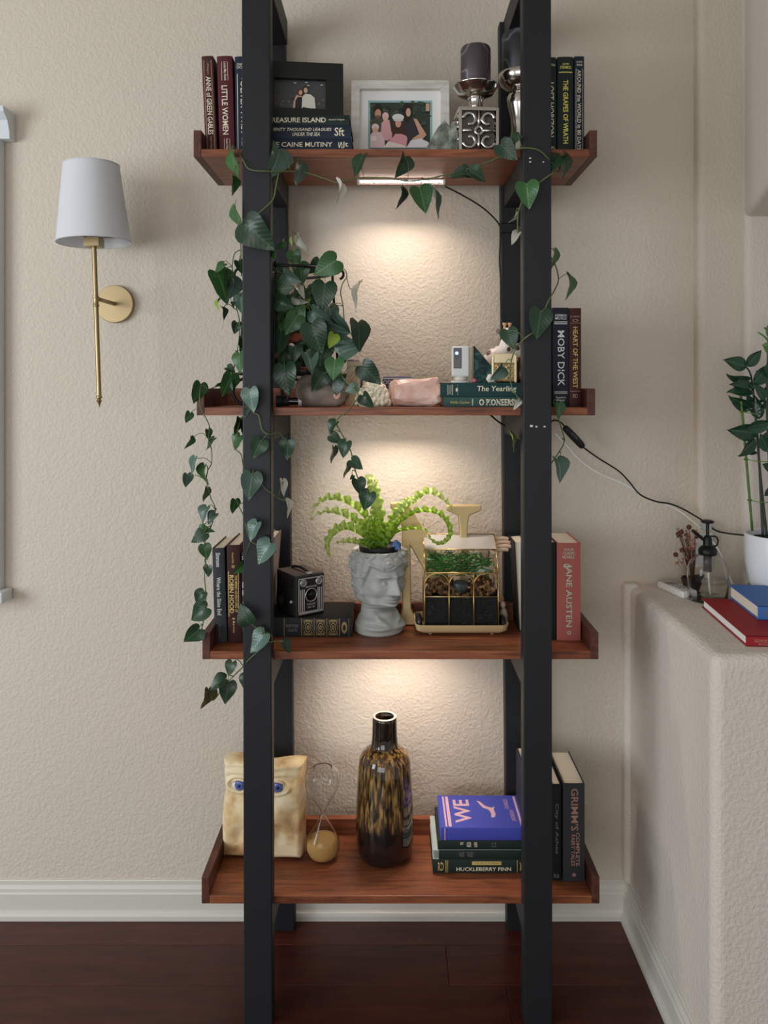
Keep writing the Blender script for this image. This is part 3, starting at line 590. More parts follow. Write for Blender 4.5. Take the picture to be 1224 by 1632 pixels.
# ================================================================== second shelf: stones, camera, figures
M_ROSE = mat('rose_quartz', (226, 178, 164), 0.3, sub=.35); colour_noise(M_ROSE, 30, [(0.3, (216, 168, 154)), (0.5, (230, 194, 180)), (0.7, (242, 218, 206))], 5); bump(M_ROSE, 90, .25, .001)
xq, yq = xs(661, 1.87), 1.87
pts = [(-.055, -.028, .0), (.045, -.03, 0), (.052, .02, 0), (-.05, .025, 0), (-.058, -.025, .05), (-.058, .01, .066), (-.046, -.02, .072), (-.02, -.032, .060), (.0, -.03, .058), (.02, -.024, .062), (.034, -.01, .074), (.05, -.005, .082), (.056, .012, .078), (.054, -.018, .064), (.058, .0, .03), (-.035, .02, .07), (.03, .025, .07), (-.03, -.036, .02), (.02, -.038, .024), (.048, -.03, .04)]
bm = bmesh.new(); bmesh.ops.create_icosphere(bm, subdivisions=3, radius=1.0)
for v in bm.verts:
    p = v.co.copy(); e = [math.copysign(abs(c_) ** .6, c_) for c_ in p]
    nz = .22 * noise.noise(p * 1.4 + Vector((4, 2, 9))) + .07 * noise.noise(p * 3.0 + Vector((1, 2, 3)))
    x_, y_, z_ = e[0] * .062 * (1 + nz * .6), e[1] * .036 * (1 + nz), .037 + e[2] * .037 * (1 + nz)
    if e[2] > 0: z_ += (.022 * max(0, e[0]) ** 3 + .010 * max(0, -e[0]) ** 3 - .010) * e[2]
    v.co = (x_, y_, max(z_, 0))
me = bpy.data.meshes.new('rose_quartz'); bm.to_mesh(me); bm.free(); me.materials.append(M_ROSE)
RQ = bpy.data.objects.new('rose_quartz', me); COL.objects.link(RQ); RQ.location = (xq, yq, Z2)
tag(RQ, 'pink rose quartz chunk beside the lying teal books', 'crystal')
# white coral-like crystal cluster
M_CORAL = mat('cream_mineral', (238, 230, 208), 0.7, sub=.2)
k = MB(); rm_ = random.Random(9)
for i in range(240):
    d_ = Vector((rm_.gauss(0, 1), rm_.gauss(0, 1), abs(rm_.gauss(0, 1)))).normalized()
    c_ = Vector((d_.x * .038, d_.y * .028, .006 + d_.z * .050 * (1 + .15 * d_.x))); q_ = rm_.uniform(.0035, .0075)
    T = Matrix.Translation(c_) @ Matrix.Diagonal((q_, q_, q_, 1))
    k.lathe([(max(math.sin(math.pi * j / 6), 1e-3), -math.cos(math.pi * j / 6)) for j in range(7)], 9, T, cap=True)
k.lathe([(.030, .0), (.034, .006), (.034, .020), (.024, .040), (.001, .050)], 20, Matrix.Diagonal((1, .75, 1, 1)))
o = k.build('mineral_cluster', M_CORAL, None, smooth=True); q_ = o.modifiers.new('remesh', 'REMESH'); q_.mode = 'VOXEL'; q_.voxel_size = .0011; q_.use_smooth_shade = True
o.location = (xs(594, 1.85), 1.85, Z2); tag(o, 'knobbly cream mineral cluster left of the rose quartz', 'mineral')
# grey rounded stone with pink mark
M_STONE = mat('smooth_stone', (128, 116, 106), 0.6); colour_noise(M_STONE, 22, [(0.3, (96, 86, 80)), (0.55, (132, 120, 110)), (0.75, (156, 140, 124))], 5)
st = thing('painted_stone', 'smooth grey brown stone with a pale pink mark under the trailing plant', 'stone', (xs(516, 1.86), 1.845, Z2))
q = rock('stone', M_STONE, (0, 0, 0), .064, .036, .046, 6, .16, 4, False); q.parent = st
mk = MB(); mk.lathe([(.001, .0), (.009, .0002), (.012, 0)], 20, Matrix.Translation((.034, -.0285, .036)) @ Matrix.Rotation(math.radians(68), 4, 'X') @ Matrix.Diagonal((.8, 1.6, 1, 1)), cap=False).build('painted_mark', mat('paint_pink', (214, 160, 144), 0.6), st)
pm = MB().tube([(.029, -.0303, .026), (.033, -.0318, .034), (.031, -.0305, .042), (.037, -.0305, .048)], .0022, 5).tube([(.033, -.0318, .034), (.040, -.0312, .033)], .0018, 5, 0).build('painted_line', mat('paint_white', (228, 222, 214), 0.6), st)
# small black spyglass lying at the left
sg = thing('spyglass', 'small black and chrome tube lying between left post and grey stone', 'spyglass', (xs(458, 1.84), 1.845, Z2 + .013), rot=(0, math.pi / 2, 0))
MB().lathe([(.0, -.026), (.0135, -.026), (.0135, -.012), (.011, -.010), (.011, .004)], 24).build('barrel', C_BLK, sg, smooth=True, auto=40)
MB().lathe([(.0088, .004), (.0088, .026), (.0098, .027)], 24).build('draw_tube', mat('gunmetal', (70, 68, 70), .25, .9), sg, smooth=True, auto=40)
MB().lathe([(.0115, .026), (.0125, .028), (.0125, .034), (.001, .0345)], 24).build('eyepiece', mat('eyepiece_pale', (196, 192, 190), .3), sg, smooth=True, auto=40)
# dark purple bottle and cream card behind the leaves
bt = thing('small_bottle', 'dark purple glass bottle behind the cream card on the second shelf', 'bottle', (xs(563, 1.96), 1.965, Z2))
MB().lathe([(.022, 0), (.024, .003), (.024, .07), (.021, .08), (.012, .086), (.012, .094)], 28).build('glass', mat('purple_glass', (72, 60, 66), .12), bt, smooth=True, auto=50)
MB().lathe([(.016, .092), (.016, .112), (.013, .115), (.001, .116)], 24).build('cap', mat('cap_mauve', (104, 92, 96), .4), bt, smooth=True, auto=50)
cd = thing('tarot_card', 'cream card with a fine orange drawing standing behind the mineral cluster', 'card', (xs(561, 1.91), 1.905, Z2 + .0005), rot=(math.radians(-6), math.radians(3), 0))
MB().box(-.0175, .0175, -.001, .001, 0, .108).build('card', mat('card_cream', (216, 206, 176), .7), cd, bevel=.0004)
k = MB()
for a_, b_ in (((-.008, .07), (.004, .088)), ((.004, .088), (.008, .062)), ((.008, .062), (-.006, .058)), ((-.006, .058), (.006, .078)), ((-.004, .084), (.01, .072))): k.tube([(a_[0], -.0015, a_[1]), (b_[0], -.0015, b_[1])], .0006, 4, 0)
k.build('drawing', mat('ink_orange', (190, 140, 84), .6), cd)
MB().lathe([(.001, .0005), (.0013, 0)], 10, Matrix.Translation((.002, -.0012, .096)) @ Matrix.Rotation(math.pi / 2, 4, 'X')).build('dot', C_BLK, cd)
# blue patterned tile behind
bx = thing('patterned_tin', 'navy and white patterned tin behind the rose quartz', 'tin', (xs(634, 1.975), 1.975, Z2))
MB().box(-.038, .036, -.016, .016, 0, .072).build('body', mat('tin_navy', (46, 56, 104), .35), bx, bevel=.003)
k = MB()
for i in range(7):
    k.tube(circ((-.032 + i * .0105, -.0165, .058), .004, (1, 0, 0), (0, 0, 1), 10), .0009, 4, 0, True); k.box(-.036 + i * .0105, -.031 + i * .0105, -.0166, -.016, .046, .0475)
k.box(-.038, .036, -.0166, -.016, .066, .069).build('pattern', T_WHITE, bx)
# ---- home camera on the teal book
hc_ = thing('security_camera', 'small white home camera with black lens panel on the lying teal book', 'camera', (xs(734.5, 1.865), 1.868, ZY), rz=math.radians(-6))
MB().lathe([(.024, 0), (.0245, .002), (.023, .0045), (.012, .006)], 32).build('foot', M_WHITEP, hc_, smooth=True, auto=40)
MB().lathe([(.016, .005), (.0165, .015)], 28).build('collar', mat('plastic_cream', (214, 208, 196), .45), hc_, smooth=True)
MB().box(-.0215, .0215, -.0165, .0165, .014, .087).build('body', mat('plastic_grey_white', (206, 208, 204), .4), hc_, bevel=.005, seg=4)
fp = MB().box(-.017, .002, -.0178, -.0160, .034, .082).build('lens_panel', mat('gloss_black', (12, 12, 16), .12), hc_, bevel=.001)
MB().lathe([(.0035, 0), (.004, .0012), (.001, .0014)], 16, Matrix.Translation((-.009, -.0178, .070)) @ Matrix.Rotation(math.pi / 2, 4, 'X')).build('indicator', mat('blue_glow', (120, 140, 255), .3, emit=(110, 130, 255), es=4), fp)
MB().tube(circ((-.009, -.0181, .060), .0036, (1, 0, 0), (0, 0, 1), 16), .0006, 5, 0, True).build('lens', mat('lens_ring', (60, 60, 68), .2), fp)
# ---- marble wedge bookend
M_MARB = mat('green_marble', (26, 62, 58), .14); N_, L_, B_ = nodes(M_MARB)
wv = N_.new('ShaderNodeTexNoise'); wv.inputs['Scale'].default_value = 26; wv.inputs['Detail'].default_value = 6; wv.inputs['Distortion'].default_value = 2.2
tc_ = N_.new('ShaderNodeTexCoord'); L_.new(tc_.outputs['Object'], wv.inputs['Vector']); rp = ramp(M_MARB, wv.outputs['Fac'], [(.35, (14, 30, 30)), (.5, (30, 66, 62)), (.6, (58, 104, 98)), (.68, (24, 54, 50))]); L_.new(rp.outputs[0], B_.inputs['Base Color'])
xw, yw = xs(752, 1.90), 1.885
o = MB().prism([(0, 0), (.043, 0), (.052, .030), (.002, .088), (0, .088)], -.022, .022).build('marble_bookend', M_MARB, None, bevel=.0012)
o.location = (xw, yw, ZY); tag(o, 'dark green veined marble wedge bookend right of the small white camera', 'bookend')
tag(rock('pink_bead', mat('bead_pink', (196, 96, 120), .25), (xs(756.5, 1.835), 1.838, ZY), .0055, .0055, .0058, 2, .05, 3, False), 'small pink bead in front of the marble bookend', 'bead')
tag(rock('white_pebble', mat('pebble_white', (214, 208, 200), .5), (xs(783, 1.835), 1.84, ZY), .010, .007, .011, 5, .25, 3, False), 'small white and black pebble under the green leaf', 'pebble')
# ---- gilt box
gb = thing('gilt_box', 'ornate gold box in front of the spotted giraffe figure', 'box', (xs(803, 1.868), 1.868, ZY), rz=math.radians(-4))
M_GILT = bump(mat('gilt', (176, 140, 88), .35, .7), 160, .9, .004); M_GILTP = mat('gilt_pale', (222, 204, 162), .3, .35)
MB().box(-.026, .026, -.016, .016, .002, .046).build('body', M_GILT, gb, bevel=.002)
MB().box(-.0275, .0275, -.0175, .0175, .046, .070).build('lid', M_GILTP, gb, bevel=.002)
k = MB()
for i in range(5):
    for j in range(3): k.tube(circ((-.020 + i * .010, -.0165, .011 + j * .0125), .0048, (1, 0, 0), (0, 0, 1), 10), .0013, 4, 0, True)
k.build('filigree', M_GILTP, gb, smooth=True)
for sx_ in (-1, 1): MB().box(sx_ * .0265 - .003, sx_ * .0265 + .003, -.0185, .0185, 0, .066).build('corner_post', M_GILTP, gb, bevel=.002)
# ---- giraffe figure
M_GIR = mat('spotted_ceramic', (232, 222, 212), .35); N_, L_, B_ = nodes(M_GIR)
vo = N_.new('ShaderNodeTexVoronoi'); vo.inputs['Scale'].default_value = 46; vo.inputs['Randomness'].default_value = .9; tc_ = N_.new('ShaderNodeTexCoord'); L_.new(tc_.outputs['Object'], vo.inputs['Vector'])
rp = ramp(M_GIR, vo.outputs['Distance'], [(.30, (92, 58, 46)), (.36, (150, 108, 88)), (.42, (236, 226, 218))]); L_.new(rp.outputs[0], B_.inputs['Base Color'])
gx, gy = xs(806, 1.935), 1.945
gf = thing('giraffe_figure', 'white ceramic giraffe figure with brown spots behind the gold box', 'figurine', (gx, gy, ZY))
def ell(mb, c, r, M=None, n=20):
    T = Matrix.Translation(c) @ (M or Matrix()) @ Matrix.Diagonal((r[0], r[1], r[2], 1))
    mb.lathe([(max(math.sin(math.pi * i / 12), 1e-4), -math.cos(math.pi * i / 12)) for i in range(13)], n, T, cap=False)
k = MB(); ell(k, (-.008, 0, .046), (.050, .030, .047)); ell(k, (.024, 0, .05), (.034, .026, .05)); k.build('body', M_GIR, gf, smooth=True)
MB().tube([(.0, -.004, .07), (.006, -.010, .10), (.006, -.012, .118)], lambda t: .022 - .006 * t, 14).build('neck', M_GIR, gf, smooth=True)
k = MB(); ell(k, (.004, -.018, .120), (.016, .024, .016)); k.build('head', M_GIR, gf, smooth=True)
for x_ in (-.003, .010): MB().tube([(x_, -.012, .130), (x_, -.012, .142), (x_, -.012, .148)], lambda t: .0035 + .0022 * (t > .5), 10).build('horn', mat('horn_tan', (204, 160, 120), .5), gf, smooth=True)
for x_, a_ in ((-.014, -1), (.022, 1)):
    k = MB(); ell(k, (x_, -.008, .126), (.011, .004, .006), Matrix.Rotation(-.5 * a_, 4, 'Y')); k.build('ear', mat('ear_mauve', (120, 100, 100), .5), gf, smooth=True)
bo = thing('brown_vase', 'slender glossy brown vase squeezed between gold box and right post', 'vase', (xs(829, 1.89), 1.885, ZY))
MB().lathe([(.011, 0), (.014, .01), (.015, .03), (.010, .048), (.006, .056), (.008, .062), (.001, .0615)], 20).build('body', mat('glaze_brown', (92, 54, 42), .2), bo, smooth=True)

# ================================================================== plant stand and trailing plant
PXC, PYC = xs(459, 1.905), 1.905
psd = thing('plant_stand', 'black wire plant stand with ring feet holding the trailing plant', 'plant stand', (PXC, PYC, Z2))
zp = .078; zt = .325
k = MB().tube(circ((0, 0, zp), .122, (1, 0, 0), (0, 1, 0), 36), .0035, 6, 0, True).tube(circ((0, 0, zp - .001), .062, (1, 0, 0), (0, 1, 0), 28), .0028, 6, 0, True)
for a_ in (45, 135, 225, 315): k.tube([(.06 * math.cos(math.radians(a_)), .06 * math.sin(math.radians(a_)), zp), (.122 * math.cos(math.radians(a_)), .122 * math.sin(math.radians(a_)), zp)], .0028, 6, 0)
k.build('platform', M_IRON, psd, smooth=True)
MB().tube(circ((0, 0, zt), .110, (1, 0, 0), (0, 1, 0), 36), .0036, 6, 0, True).build('top_hoop', M_IRON, psd, smooth=True)
for a_ in (8, 98, 172, 262):
    c_, s_ = math.cos(math.radians(a_)), math.sin(math.radians(a_)); r1, r2 = .122, .108
    cur = [(c_ * (r2 + .014 + .013 * math.cos(t_)), s_ * (r2 + .014 + .013 * math.cos(t_)), zt - .002 + .013 * math.sin(t_)) for t_ in [math.pi - i * .55 for i in range(9)]]
    MB().tube([(c_ * r1, s_ * r1, zp), (c_ * (r1 + r2) / 2, s_ * (r1 + r2) / 2, (zp + zt) / 2), (c_ * r2, s_ * r2, zt - .01)] + cur, .0034, 6, 3).build('upright', M_IRON, psd, smooth=True)
for a_ in (222, 318, 90):
    c_, s_ = math.cos(math.radians(a_)), math.sin(math.radians(a_)); ct = Vector((c_ * .118, s_ * .108, .0355))
    tx_ = Vector((1, 0, 0)) if a_ != 90 else Vector((1, 0, 0))
    MB().tube(circ(ct, .031, tx_, (0, 0, 1), 28), .0036, 6, 0, True).tube([ct + Vector((0, 0, .031)), (c_ * .118, s_ * .118, zp)], .0034, 6, 0).build('ring_foot', M_IRON, psd, smooth=True)
MB().tube([(.012, -.062, zp - .002), (.010, -.066, .04), (.008, -.066, .006)], .0034, 6).build('centre_leg', M_IRON, psd, smooth=True)

PL = thing('trailing_philodendron', 'potted heart leaved trailing vine in terracotta, draped over the left posts and shelves', 'plant', (PXC, PYC, Z2 + zp + .0035))
PO = PL.location.copy()
M_TERRA = bump(mat('terracotta', (170, 92, 62), .75), 60, .3, .001)
MB().lathe([(.001, .0), (.060, 0), (.068, .010), (.066, .012), (.055, .005), (.001, .005)], 36).build('saucer', M_TERRA, PL, smooth=True, auto=40)
MB().lathe([(.001, .006), (.046, .006), (.060, .070), (.066, .072), (.066, .092), (.060, .092), (.056, .080), (.001, .080)], 36).build('pot', M_TERRA, PL, smooth=True, auto=40)
MB().lathe([(.001, .086), (.058, .083)], 24, cap=False).build('soil', mat('potting_soil', (44, 32, 26), .9), PL)
# leaf meshes
OUT = [(0, 0), (.10, -.10), (.22, -.15), (.36, -.10), (.46, .04), (.48, .20), (.42, .40), (.31, .60), (.18, .78), (.07, .92), (0, 1.0)]
MID = [0, 0, .02, .06, .13, .24, .41, .59, .77, .91, 1.0]
def leaf_mesh(m, fold, curl, narrow=1.0, key=None):
    vs = []; fs = []
    for (ox, oy), my in zip(OUT, MID):
        for u in (-1, -.5, 0, .5, 1):
            x_ = ox * abs(u); y_ = my + (oy - my) * abs(u) ** 1.3
            z_ = fold * x_ - curl * (y_ - .3) ** 2 + .05 * math.sin(7 * y_) * abs(u)
            vs.append((math.copysign(x_, u) * narrow if u else 0, y_, z_))
    for i in range(len(OUT) - 1):
        for j in range(4): fs.append((i * 5 + j, i * 5 + j + 1, (i + 1) * 5 + j + 1, (i + 1) * 5 + j))
    me = bpy.data.meshes.new('leaf'); me.from_pydata(vs, [], fs); me.materials.append(m)
    for p in me.polygons: p.use_smooth = True
    return me
def leafmat(name, c, vein, rough=.34, back=None):
    m = mat(name, c, rough, spec=.5); N, L, b = nodes(m)
    tc = N.new('ShaderNodeTexCoord'); sx = N.new('ShaderNodeSeparateXYZ'); L.new(tc.outputs['Object'], sx.inputs[0])
    ab = N.new('ShaderNodeMath'); ab.operation = 'ABSOLUTE'; L.new(sx.outputs[0], ab.inputs[0])
    r = ramp(m, ab.outputs[0], [(0.0, vein), (.012, vein), (.03, c)])
    # side veins
    ma = N.new('ShaderNodeMath'); ma.operation = 'MULTIPLY_ADD'; ma.inputs[1].default_value = -.8; L.new(ab.outputs[0], ma.inputs[0]); L.new(sx.outputs[1], ma.inputs[2])
    sn = N.new('ShaderNodeMath'); sn.operation = 'MULTIPLY'; sn.inputs[1].default_value = 42; L.new(ma.outputs[0], sn.inputs[0])
    s2_ = N.new('ShaderNodeMath'); s2_.operation = 'SINE'; L.new(sn.outputs[0], s2_.inputs[0])
    bp = N.new('ShaderNodeBump'); bp.inputs['Strength'].default_value = .055; bp.inputs['Distance'].default_value = .008; L.new(s2_.outputs[0], bp.inputs['Height']); L.new(bp.outputs[0], b.inputs['Normal'])
    oi = N.new('ShaderNodeObjectInfo'); mr = N.new('ShaderNodeMapRange'); mr.inputs[3].default_value = .75; mr.inputs[4].default_value = 1.3; L.new(oi.outputs['Random'], mr.inputs[0])
    hs = N.new('ShaderNodeHueSaturation'); L.new(mr.outputs[0], hs.inputs['Value']); L.new(r.outputs[0], hs.inputs['Color']); L.new(hs.outputs[0], b.inputs['Base Color'])
    return m
LM = {'D': leafmat('leaf_dark', (38, 62, 42), (62, 90, 60)), 'M': leafmat('leaf_mid', (52, 90, 48), (88, 124, 74)), 'B': leafmat('leaf_sheen', (76, 100, 88), (112, 134, 118), .3),  # bluish leaves hold a glossy backlit sheen in their base colour
      'L': leafmat('leaf_lime', (136, 162, 56), (166, 184, 92)), 'W': leafmat('leaf_pale_gloss', (196, 194, 178), (160, 164, 140), .4), 'R': leafmat('leaf_brown', (96, 88, 54), (120, 108, 70))}  # pale leaves mix pale undersides with a white gloss put into the colour
LMESH = {(c, v): leaf_mesh(LM[c], (.22, .38, .12)[v], (.25, .45, .1)[v]) for c in LM for v in range(3)}
VINES = [
 # (depths, width, pixel points) -- depth per point
 (.0017, [(452, 560, 1.86), (440, 500, 1.83), (425, 440, 1.79), (405, 385, 1.735), (398, 356, 1.728), (418, 335, 1.728), (435, 318, 1.735), (440, 296, 1.745), (444, 276, 1.75)]),
 (.0016, [(378, 238, 1.77), (388, 256, 1.735), (398, 270, 1.73), (425, 273, 1.73), (462, 273, 1.762), (490, 276, 1.768), (516, 284, 1.768), (538, 291, 1.766), (560, 285, 1.766), (580, 283, 1.766), (600, 283, 1.766), (625, 284, 1.766), (650, 289, 1.766), (676, 286, 1.766), (700, 281, 1.766), (735, 272, 1.766), (775, 259, 1.766), (812, 244, 1.76), (832, 236, 1.73), (860, 240, 1.728), (882, 262, 1.75), (893, 262, 1.765)]),
 (.0017, [(893, 262, 1.765), (890, 274, 1.755), (878, 278, 1.728), (856, 294, 1.728), (838, 312, 1.73), (827, 335, 1.75), (825, 362, 1.765), (826, 380, 1.77)]),
 (.0016, [(870, 400, 1.80), (884, 420, 1.80), (890, 445, 1.79), (884, 462, 1.77), (876, 476, 1.728), (868, 494, 1.728), (862, 520, 1.728), (850, 530, 1.728), (836, 540, 1.73), (822, 556, 1.765), (815, 575, 1.765), (813, 600, 1.765), (818, 622, 1.765), (830, 638, 1.765)]),
 (.0014, [(882, 640, 1.77), (890, 668, 1.78), (897, 690, 1.80), (900, 702, 1.81), (896, 698, 1.81), (899, 706, 1.81), (890, 722, 1.80), (879, 738, 1.79)]),
 (.0013, [(390, 604, 1.83), (362, 612, 1.80), (345, 616, 1.785), (332, 620, 1.775), (321, 614, 1.768), (318, 640, 1.765), (322, 655, 1.765), (329, 668, 1.765), (334, 682, 1.765), (332, 700, 1.765), (337, 716, 1.765), (337, 738, 1.765), (331, 750, 1.765), (329, 765, 1.765), (332, 778, 1.765), (336, 794, 1.765), (343, 812, 1.765), (336, 840, 1.765), (327, 862, 1.765), (328, 890, 1.765), (326, 920, 1.765), (328, 945, 1.765), (327, 970, 1.765), (322, 1000, 1.765), (317, 1014, 1.765)]),
 (.0016, [(400, 600, 1.80), (396, 625, 1.735), (402, 655, 1.728), (412, 662, 1.728), (418, 685, 1.728), (430, 692, 1.73), (444, 690, 1.755), (456, 703, 1.765)]),
 (.0013, [(392, 664, 1.735), (384, 668, 1.755), (378, 690, 1.758), (373, 712, 1.758), (384, 724, 1.758), (387, 740, 1.755), (393, 752, 1.735), (404, 757, 1.728), (414, 768, 1.728), (424, 780, 1.728), (436, 788, 1.735), (442, 794, 1.755), (456, 798, 1.765)]),
 (.0013, [(390, 800, 1.76), (381, 806, 1.76), (388, 822, 1.755), (392, 838, 1.735), (400, 862, 1.728), (416, 870, 1.728), (432, 872, 1.733), (440, 880, 1.755)]),
 (.0013, [(384, 975, 1.765), (396, 990, 1.728), (412, 1003, 1.728), (432, 1012, 1.735), (432, 1024, 1.735), (423, 1018, 1.73)]),
 (.0013, [(420, 1030, 1.728), (396, 1052, 1.732), (388, 1062, 1.76), (372, 1078, 1.765), (358, 1092, 1.765), (346, 1110, 1.765), (339, 1116, 1.765), (336, 1104, 1.765)]),
 (.0016, [(520, 560, 1.83), (545, 600, 1.79), (566, 622, 1.772), (570, 634, 1.768), (553, 655, 1.766), (536, 671, 1.766), (544, 690, 1.766), (552, 705, 1.766), (560, 722, 1.766), (563, 738, 1.766), (567, 752, 1.766), (573, 768, 1.766), (585, 785, 1.766)]),
 (.0013, [(480, 470, 1.85), (515, 440, 1.86), (545, 428, 1.86), (553, 440, 1.86), (546, 452, 1.86), (543, 467, 1.86), (547, 488, 1.86), (549, 512, 1.86), (558, 530, 1.85), (566, 541, 1.84)]),
 (.0011, [(552, 440, 1.86), (558, 460, 1.86), (568, 454, 1.86), (573, 452, 1.86)]),
 (.0013, [(385, 440, 1.80), (384, 415, 1.775), (384, 398, 1.76), (383, 370, 1.755), (380, 345, 1.755)]),
 (.0013, [(384, 398, 1.765), (374, 404, 1.765), (370, 425, 1.77), (373, 440, 1.78), (378, 455, 1.78), (372, 470, 1.78), (378, 495, 1.785), (382, 520, 1.79), (378, 560, 1.80), (370, 600, 1.80)]),
 (.0012, [(460, 430, 1.87), (462, 408, 1.86), (466, 392, 1.86), (474, 380, 1.86)]),
]
for r_, pts_ in VINES:
    k = MB().tube([at(*p) - PO for p in pts_], r_, 5, 4); k.build('vine', mat('vine_stem', (92, 108, 62), .5), PL, smooth=True)
VP = [at(*p) for _, ps in VINES for p in ps]
LEAVES = """
368 242 380 287 60 M 1.755;371 282 375 312 70 M 1.765;446 238 434 290 50 B 1.757;481 259 473 299 62 B 1.76;540 290 543 331 72 W 1.755;577 248 564 284 48 D 1.757;647 250 634 285 48 D 1.757;640 300 637 333 68 D 1.757;669 299 679 342 5 M 1.75;689 301 703 349 74 B 1.755;747 276 714 279 25 D 1.757;749 272 776 288 15 D 1.755;798 230 824 257 15 D 1.745;828 215 812 231 30 D 1.74
894 248 868 279 40 D 1.755;900 243 898 287 55 D 1.76;839 292 843 333 8 M 1.715;823 339 813 357 65 W 1.765;826 369 813 392 30 W 1.77;884 398 880 432 60 M 1.79;907 440 907 479 62 M 1.79;862 495 855 542 5 D 1.715;809 526 819 558 8 D 1.75;802 586 782 608 30 B 1.775;829 638 817 654 10 W 1.76;891 643 892 668 30 M 1.768;889 731 895 769 35 B 1.79;814 690 821 719 72 L 1.80
392 356 436 400 18 D 1.712;374 327 386 370 62 M 1.755;453 385 440 399 60 M 1.76;437 400 438 416 45 M 1.755;474 376 490 404 45 W 1.85;465 376 465 395 70 L 1.855
357 420 342 436 35 M 1.765;347 434 364 485 45 M 1.765;359 434 360 464 60 D 1.77;374 443 366 482 66 B 1.77;349 477 347 496 60 L 1.77;354 490 361 510 75 D 1.775;380 416 386 436 30 D 1.775;368 482 374 492 60 B 1.775;383 470 388 505 40 B 1.785;378 514 374 533 20 D 1.79;381 563 383 596 35 M 1.79;362 585 376 594 30 D 1.79;369 598 353 633 45 M 1.785;361 608 343 617 60 D 1.785;368 607 370 622 45 B 1.79;320 612 309 644 45 M 1.768
303 658 297 675 40 M 1.765;332 685 333 702 50 M 1.765;341 698 329 717 55 D 1.765;305 696 298 717 72 M 1.765;310 729 305 757 50 B 1.765;325 742 327 775 48 M 1.765;299 756 296 778 40 B 1.765;331 778 325 800 68 M 1.765;329 808 321 832 35 B 1.76;343 818 330 835 30 B 1.76;322 836 341 851 35 M 1.76;327 849 305 864 20 D 1.76;326 869 330 893 10 M 1.76;332 902 331 921 15 D 1.76;324 944 310 966 20 D 1.76;329 969 301 990 20 D 1.76;318 1003 293 1024 15 D 1.76
375 797 370 820 45 M 1.765;398 621 404 658 15 B 1.715;392 651 394 664 40 B 1.73;382 668 375 694 66 D 1.76;385 668 391 697 70 D 1.76;382 694 371 718 35 M 1.76;416 702 403 731 10 D 1.715;459 702 457 734 18 D 1.76;402 756 396 798 15 B 1.712;451 765 454 792 45 W 1.765;456 797 463 825 68 W 1.77;409 833 397 863 35 B 1.712;430 866 409 900 30 B 1.712;391 897 374 916 35 M 1.75;396 993 382 962 5 D 1.712;421 1010 398 1041 35 B 1.712;452 1021 464 1040 50 D 1.775
370 1055 364 1077 15 D 1.76;390 1076 389 1101 45 D 1.76;359 1082 332 1097 45 D 1.76;364 1088 360 1121 15 D 1.755;333 1099 324 1133 55 R 1.76
468 401 473 426 20 M 1.85;477 421 483 451 20 M 1.82;536 415 503 436 8 M 1.775;509 416 494 435 25 D 1.86;452 437 477 450 20 B 1.80;438 460 467 459 10 M 1.80;518 452 513 493 5 D 1.80;474 455 486 475 30 W 1.83;467 475 489 484 45 W 1.82;440 480 467 490 5 D 1.79;478 489 483 511 15 M 1.80;497 495 525 514 30 B 1.80;573 452 564 494 66 W 1.85;486 478 494 493 30 L 1.84
474 503 457 531 15 M 1.79;497 517 511 560 0 D 1.785;448 528 444 564 15 D 1.80;533 533 526 554 25 L 1.785;529 505 556 530 40 B 1.82;522 523 554 533 40 B 1.81;533 545 561 541 40 B 1.81;541 563 575 551 25 B 1.795;571 514 574 558 45 D 1.80;578 583 604 610 15 D 1.80;534 573 531 604 10 M 1.785;453 583 459 626 12 D 1.775;488 561 500 592 40 B 1.79;511 558 510 594 20 D 1.80;516 593 499 622 15 D 1.795;540 599 536 628 25 D 1.80;569 617 551 623 10 B 1.775;578 630 593 649 20 D 1.775;471 551 470 576 15 D 1.81;455 553 449 585 30 D 1.82;492 541 500 561 25 M 1.82;526 603 531 618 45 B 1.80;497 499 503 519 30 D 1.82
535 672 522 692 45 D 1.766;527 694 546 706 10 D 1.765;552 704 545 730 20 D 1.76;533 713 528 739 68 D 1.766;560 733 579 748 20 D 1.762;555 740 548 763 70 D 1.766;570 764 577 790 15 D 1.76;589 785 578 815 15 D 1.76;563 758 558 765 30 D 1.766
395 540 390 575 30 D 1.83;420 500 428 535 25 D 1.83;412 560 420 592 25 D 1.83;462 520 470 545 20 D 1.86;505 455 497 480 30 D 1.88;440 425 452 446 30 D 1.86;460 470 452 500 20 D 1.87;500 530 492 560 25 D 1.87;520 500 512 530 25 D 1.88;445 505 455 535 20 D 1.86;485 520 480 550 20 D 1.88;470 540 476 566 15 D 1.88;540 520 532 548 25 D 1.88;555 545 548 575 25 D 1.86;430 575 440 605 15 D 1.84;395 470 400 505 30 M 1.82;475 575 468 600 30 D 1.83
"""
rl = random.Random(11); pet = MB(); CORE = at(462, 545, 1.89)
rf = random.Random(5)
for i in range(38):
    a_ = rf.uniform(0, 2 * math.pi); q_ = rf.uniform(.15, 1) ** .5; x_ = 480 + 50 * q_ * math.cos(a_); y_ = 528 + 66 * q_ * math.sin(a_)
    an = math.radians(rf.uniform(40, 140)); ln = rf.uniform(26, 38)
    LEAVES += ';%.0f %.0f %.0f %.0f %.0f %s %.3f' % (x_, y_ - 12, x_ + ln * math.cos(an), y_ - 12 + ln * math.sin(an), rf.uniform(0, 45), rf.choice('DDDDMMB'), rf.uniform(1.83, 1.91))
